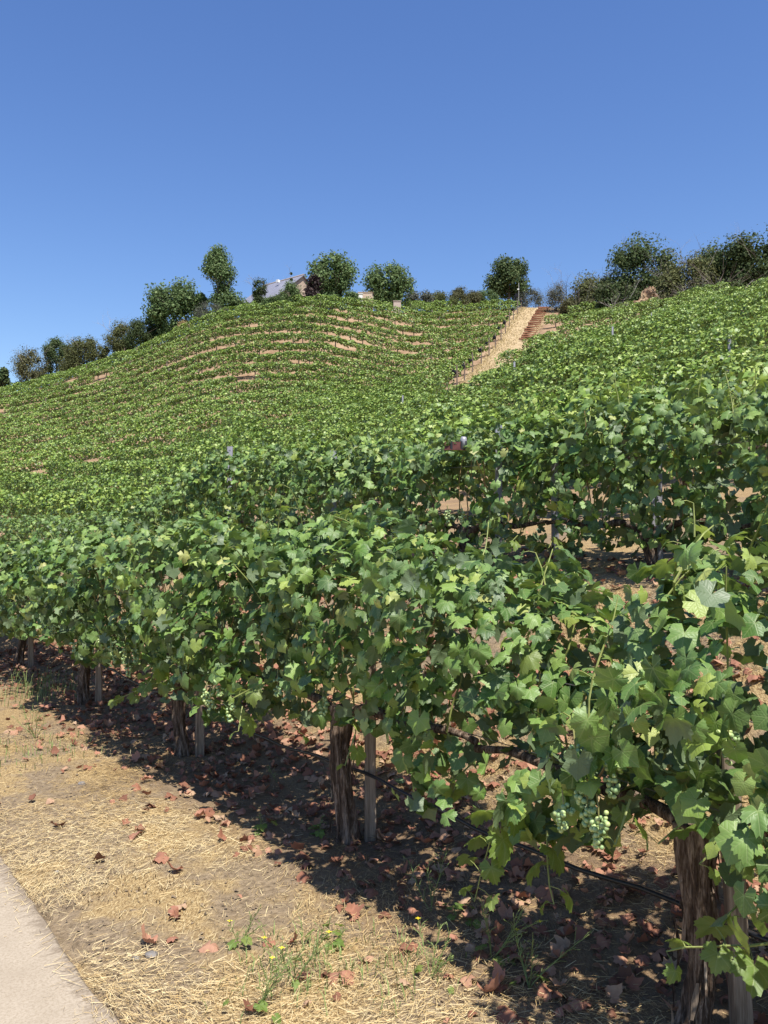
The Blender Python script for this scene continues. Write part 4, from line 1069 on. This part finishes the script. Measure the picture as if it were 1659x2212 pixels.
# dead leaves: numbered ones near, the rest as litter
def dl_sites(M, seed, nmu, nsd, smax):
    r_ = np.random.default_rng(seed); s = r_.uniform(.4, smax, M); n = r_.normal(nmu, nsd, M)
    x, y = rowxy(n, s); ok = (n > 1.1) & (np.abs(x / np.maximum(y, .1)) < .5)
    return x[ok], y[ok], r_
r_ = np.random.default_rng(31)
xa, ya_, _ = dl_sites(3200, 31, 2.95, .52, 12); xb, yb, _ = dl_sites(2600, 32, 4.2, .7, 9); xc, yc_, _ = dl_sites(60, 33, 1.9, .5, 9)
x = np.concatenate([xa, xb, xc]); y = np.concatenate([ya_, yb, yc_]); k = np.argsort(x * x + y * y); x, y = x[k], y[k]
z = gz(x, y); M = len(x)
nrm = norm(np.stack([r_.normal(0, .35, M), r_.normal(0, .35, M), np.ones(M)], -1)); nrm[r_.random(M) < .4, 2] *= -1
tip = r_.normal(0, 1, (M, 3)); Rm = frames(nrm, tip); sc = .020 + .034 * r_.random(M) ** 1.3
zoff = .022
NDL = 260
for i in range(NDL):
    o = bpy.data.objects.new('fallen_leaf', DEAD_ME[i % 6]); COL.objects.link(o)
    o.matrix_basis = Matrix([[float(Rm[i, r, c] * sc[i]) for c in range(3)] + [float((x[i], y[i], z[i] + zoff)[r])] for r in range(3)] + [[0, 0, 0, 1]])
    tag(o, 'curled reddish brown dead vine leaf lying on the straw near the front row', 'leaf', 'fallen leaves near the front row')
V, Fc, L = scatter([leaf_template(14, 2, 190 + i, 2.6) for i in range(5)], np.stack([x, y, z + zoff], -1)[NDL:], Rm[NDL:], sc[NDL:])
o = link('leaf_litter', mesh_np('leaf_litter', V, Fc, M_dead, L, True)); tag(o, 'reddish dead leaf litter under and between the vine rows', 'leaf litter', kind='stuff')
for i, (u, vv, s_, lb) in enumerate(((735, 2098, .075, 'large salmon coloured dead leaf lying alone on straw at the bottom'), (355, 1845, .062, 'curled salmon dead leaf alone in the middle of the straw'), (318, 1630, .05, 'small red dead leaf on straw left of the straight trunk'), (1085, 2170, .075, 'wide orange dead leaf at the bottom edge below the big shadow'))):
    d = 1.68 * F / (vv - HY); xx = (u - CX) / F * d
    o = link('fallen_leaf', DEAD_ME[i], None, (xx, d, gzf(xx, d) + .03)); o.scale = (s_, s_, s_); o.rotation_euler = (.15, -.1, i * 1.7); tag(o, lb, 'leaf', 'fallen leaves near the front row')

# weeds
def weed(u, vv, h, seed, label, flowers=0, leaves=6, lean=(0, 0), stems=3):
    r_ = np.random.default_rng(seed); d = 1.69 * F / (vv - HY); xx = (u - CX) / F * d
    z0 = gzf(xx, d); root = empty('weed', (xx, d, z0), label, 'weed')
    for q in range(stems):
        a = r_.random() * 6.28; mb = MB(); dr = Vector((math.cos(a) * .5 + lean[0], math.sin(a) * .4 + lean[1], 1)).normalized()
        p = Vector((0, 0, 0)); pts = [p.copy()]; hh = h * r_.uniform(.6, 1)
        for i in range(9):
            dr = (dr + Vector((r_.normal(0, .10), r_.normal(0, .10), -.02))).normalized(); p = p + dr * hh / 9; pts.append(p.copy())
        mb.tube(pts, [.0022 * (1 - .06 * i) for i in range(10)], 4)
        for i in range(2, 9):
            for _ in range(2):
                dd = (dr + Vector((r_.normal(0, .8), r_.normal(0, .8), .1))).normalized(); e = pts[i] + dd * hh * r_.uniform(.08, .22)
                mb.tube([pts[i], (pts[i] + e) / 2 + Vector((0, 0, .006)), e], [.0012, .001, .0008], 3)
                if r_.random() < .5:
                    mb.tube([e, e + dd * .010], [.0022, .0012], 4)
        link('stem', mb.mesh('stem', M_weed), root)
        if flowers and q < flowers:
            mb = MB(); c = pts[-1]
            for j in range(4):
                b_ = j * 1.571; mb.add([c, c + Vector((math.cos(b_ - .5) * .007, math.sin(b_ - .5) * .007, .003)), c + Vector((math.cos(b_) * .012, math.sin(b_) * .012, .002)), c + Vector((math.cos(b_ + .5) * .007, math.sin(b_ + .5) * .007, .003))], [(0, 1, 2, 3)])
            link('flower', mb.mesh('flower', M_yellow), root)
    if leaves:
        P_ = np.stack([r_.normal(0, .05, leaves), r_.normal(0, .05, leaves), r_.uniform(.01, .06, leaves)], -1)
        put_leaves(root, P_ + np.array(root.location), frames(norm(np.stack([P_[:, 0] * 6, P_[:, 1] * 6, np.ones(leaves)], -1)), np.stack([P_[:, 0], P_[:, 1], 0 * P_[:, 0]], -1) + .01), r_.uniform(.018, .035, leaves), YOUNG_ME[:3])
weed(930, 1960, .34, 81, 'tall branching weed rising in front of the big shadow between two trunks', 0, 0, (-.2, 0), 3)
weed(1060, 2060, .30, 82, 'sprawling seedy weed in the shadow near the shaggy trunk', 1, 4, (.2, 0), 4)
weed(1140, 2120, .32, 83, 'dry flowering weed at the bottom right of the shadow', 1, 3, (.1, 0), 4)
weed(640, 2110, .26, 84, 'green weed tangle with yellow flowers at the bottom edge', 3, 3, (0, 0), 6)
weed(560, 2170, .24, 85, 'thin wiry weed at the bottom edge left of the flowers', 1, 3, (0, 0), 5)
weed(520, 2030, .18, 86, 'small grassy weed on straw below the split trunk', 1, 2, (0, 0), 4)
weed(80, 1590, .35, 87, 'tall greyish weed on the straw near the left edge', 0, 0, (0, 0), 7)
weed(690, 1800, .12, 88, 'broadleaf weed low beside the stout split trunk', 0, 10, (0, 0), 1)
weed(570, 1790, .12, 89, 'small green rosette weed at the edge of the shadow', 0, 9, (0, 0), 1)
weed(985, 1975, .06, 90, 'low leafy weed at the shadow edge under the hanging shoot', 0, 9, (0, 0), 1)
weed(930, 2100, .22, 91, 'pale green wiry weed on the sunlit straw at bottom centre', 1, 4, (0, 0), 5)
weed(600, 1690, .22, 92, 'yellowish bent weed stalk in the shadow between trunks', 0, 0, (.2, 0), 1)
weed(720, 2030, .10, 93, 'round leaved seedling on straw at the shadow edge', 0, 8, (0, 0), 1)
def tuft(u, vv, h, M, seed, label, mat, spread=.12):
    r_ = np.random.default_rng(seed); d = 1.69 * F / (vv - HY); xx = (u - CX) / F * d; mb = MB()
    for i in range(M):
        bx_, by_ = r_.normal(0, spread), r_.normal(0, spread); a = r_.random() * 6.28; l = h * r_.uniform(.4, 1); k = r_.uniform(.2, .8) * l
        dx, dy = math.cos(a) * k, math.sin(a) * k; w_ = .0022
        p = [(bx_, by_, 0), (bx_ + dx * .35, by_ + dy * .35, l * .65), (bx_ + dx, by_ + dy, l * .85)]
        sx, sy = -math.sin(a) * w_, math.cos(a) * w_
        mb.add([(p[0][0] - sx, p[0][1] - sy, 0), (p[0][0] + sx, p[0][1] + sy, 0), (p[1][0] + sx, p[1][1] + sy, p[1][2]), (p[1][0] - sx, p[1][1] - sy, p[1][2]), p[2]], [(0, 1, 2, 3), (3, 2, 4)])
    o = link('grass_tuft', mb.mesh('grass_tuft', mat), None, (xx, d, gzf(xx, d) - .01)); tag(o, label, 'grass', kind='stuff')
tuft(60, 1490, .30, 160, 95, 'green grass tuft beside the leftmost dark vine trunk', M_weed, .28)
tuft(110, 1500, .18, 140, 96, 'low green grass patch between the two left trunks', M_weed, .22)
tuft(100, 1620, .14, 120, 97, 'greyish green grass patch on the straw at left', M_weed, .25)
tuft(620, 2090, .10, 160, 98, 'short green grass on the bottom edge beneath the yellow flowers', M_weed, .14)
tuft(820, 2080, .10, 110, 99, 'short green grass on sunlit straw at bottom centre', M_weed, .14)
tuft(300, 1900, .05, 60, 100, 'stubby dry grass on bare soil near the pavement', M_straw, .12)
# stones and clods
def stone(u, vv, r, seed, label):
    d = 1.69 * F / (vv - HY); xx = (u - CX) / F * d; bm = bmesh.new(); bmesh.ops.create_icosphere(bm, subdivisions=3, radius=r)
    for v in bm.verts:
        c = v.co / r; k = 1 + .35 * float(fbm(c.x * 1.3 + seed, c.y * 1.3, c.z * 1.3, 3)); v.co = Vector((c.x * r * k * 1.3, c.y * r * k, c.z * r * k * .7))
    me = bpy.data.meshes.new('stone'); bm.to_mesh(me); bm.free(); me.materials.append(M_stone)
    o = link('stone', me, None, (xx, d, gzf(xx, d) + r * .3)); tag(o, label, 'stone')
stone(330, 2052, .020, 1, 'grey stone on the straw near the bottom left')
stone(298, 2058, .012, 2, 'small dark stone just left of the grey stone')
stone(180, 1690, .018, 3, 'grey clod on the straw under the left shadow')
stone(128, 1875, .010, 4, 'pebble at the planted edge of the pavement')
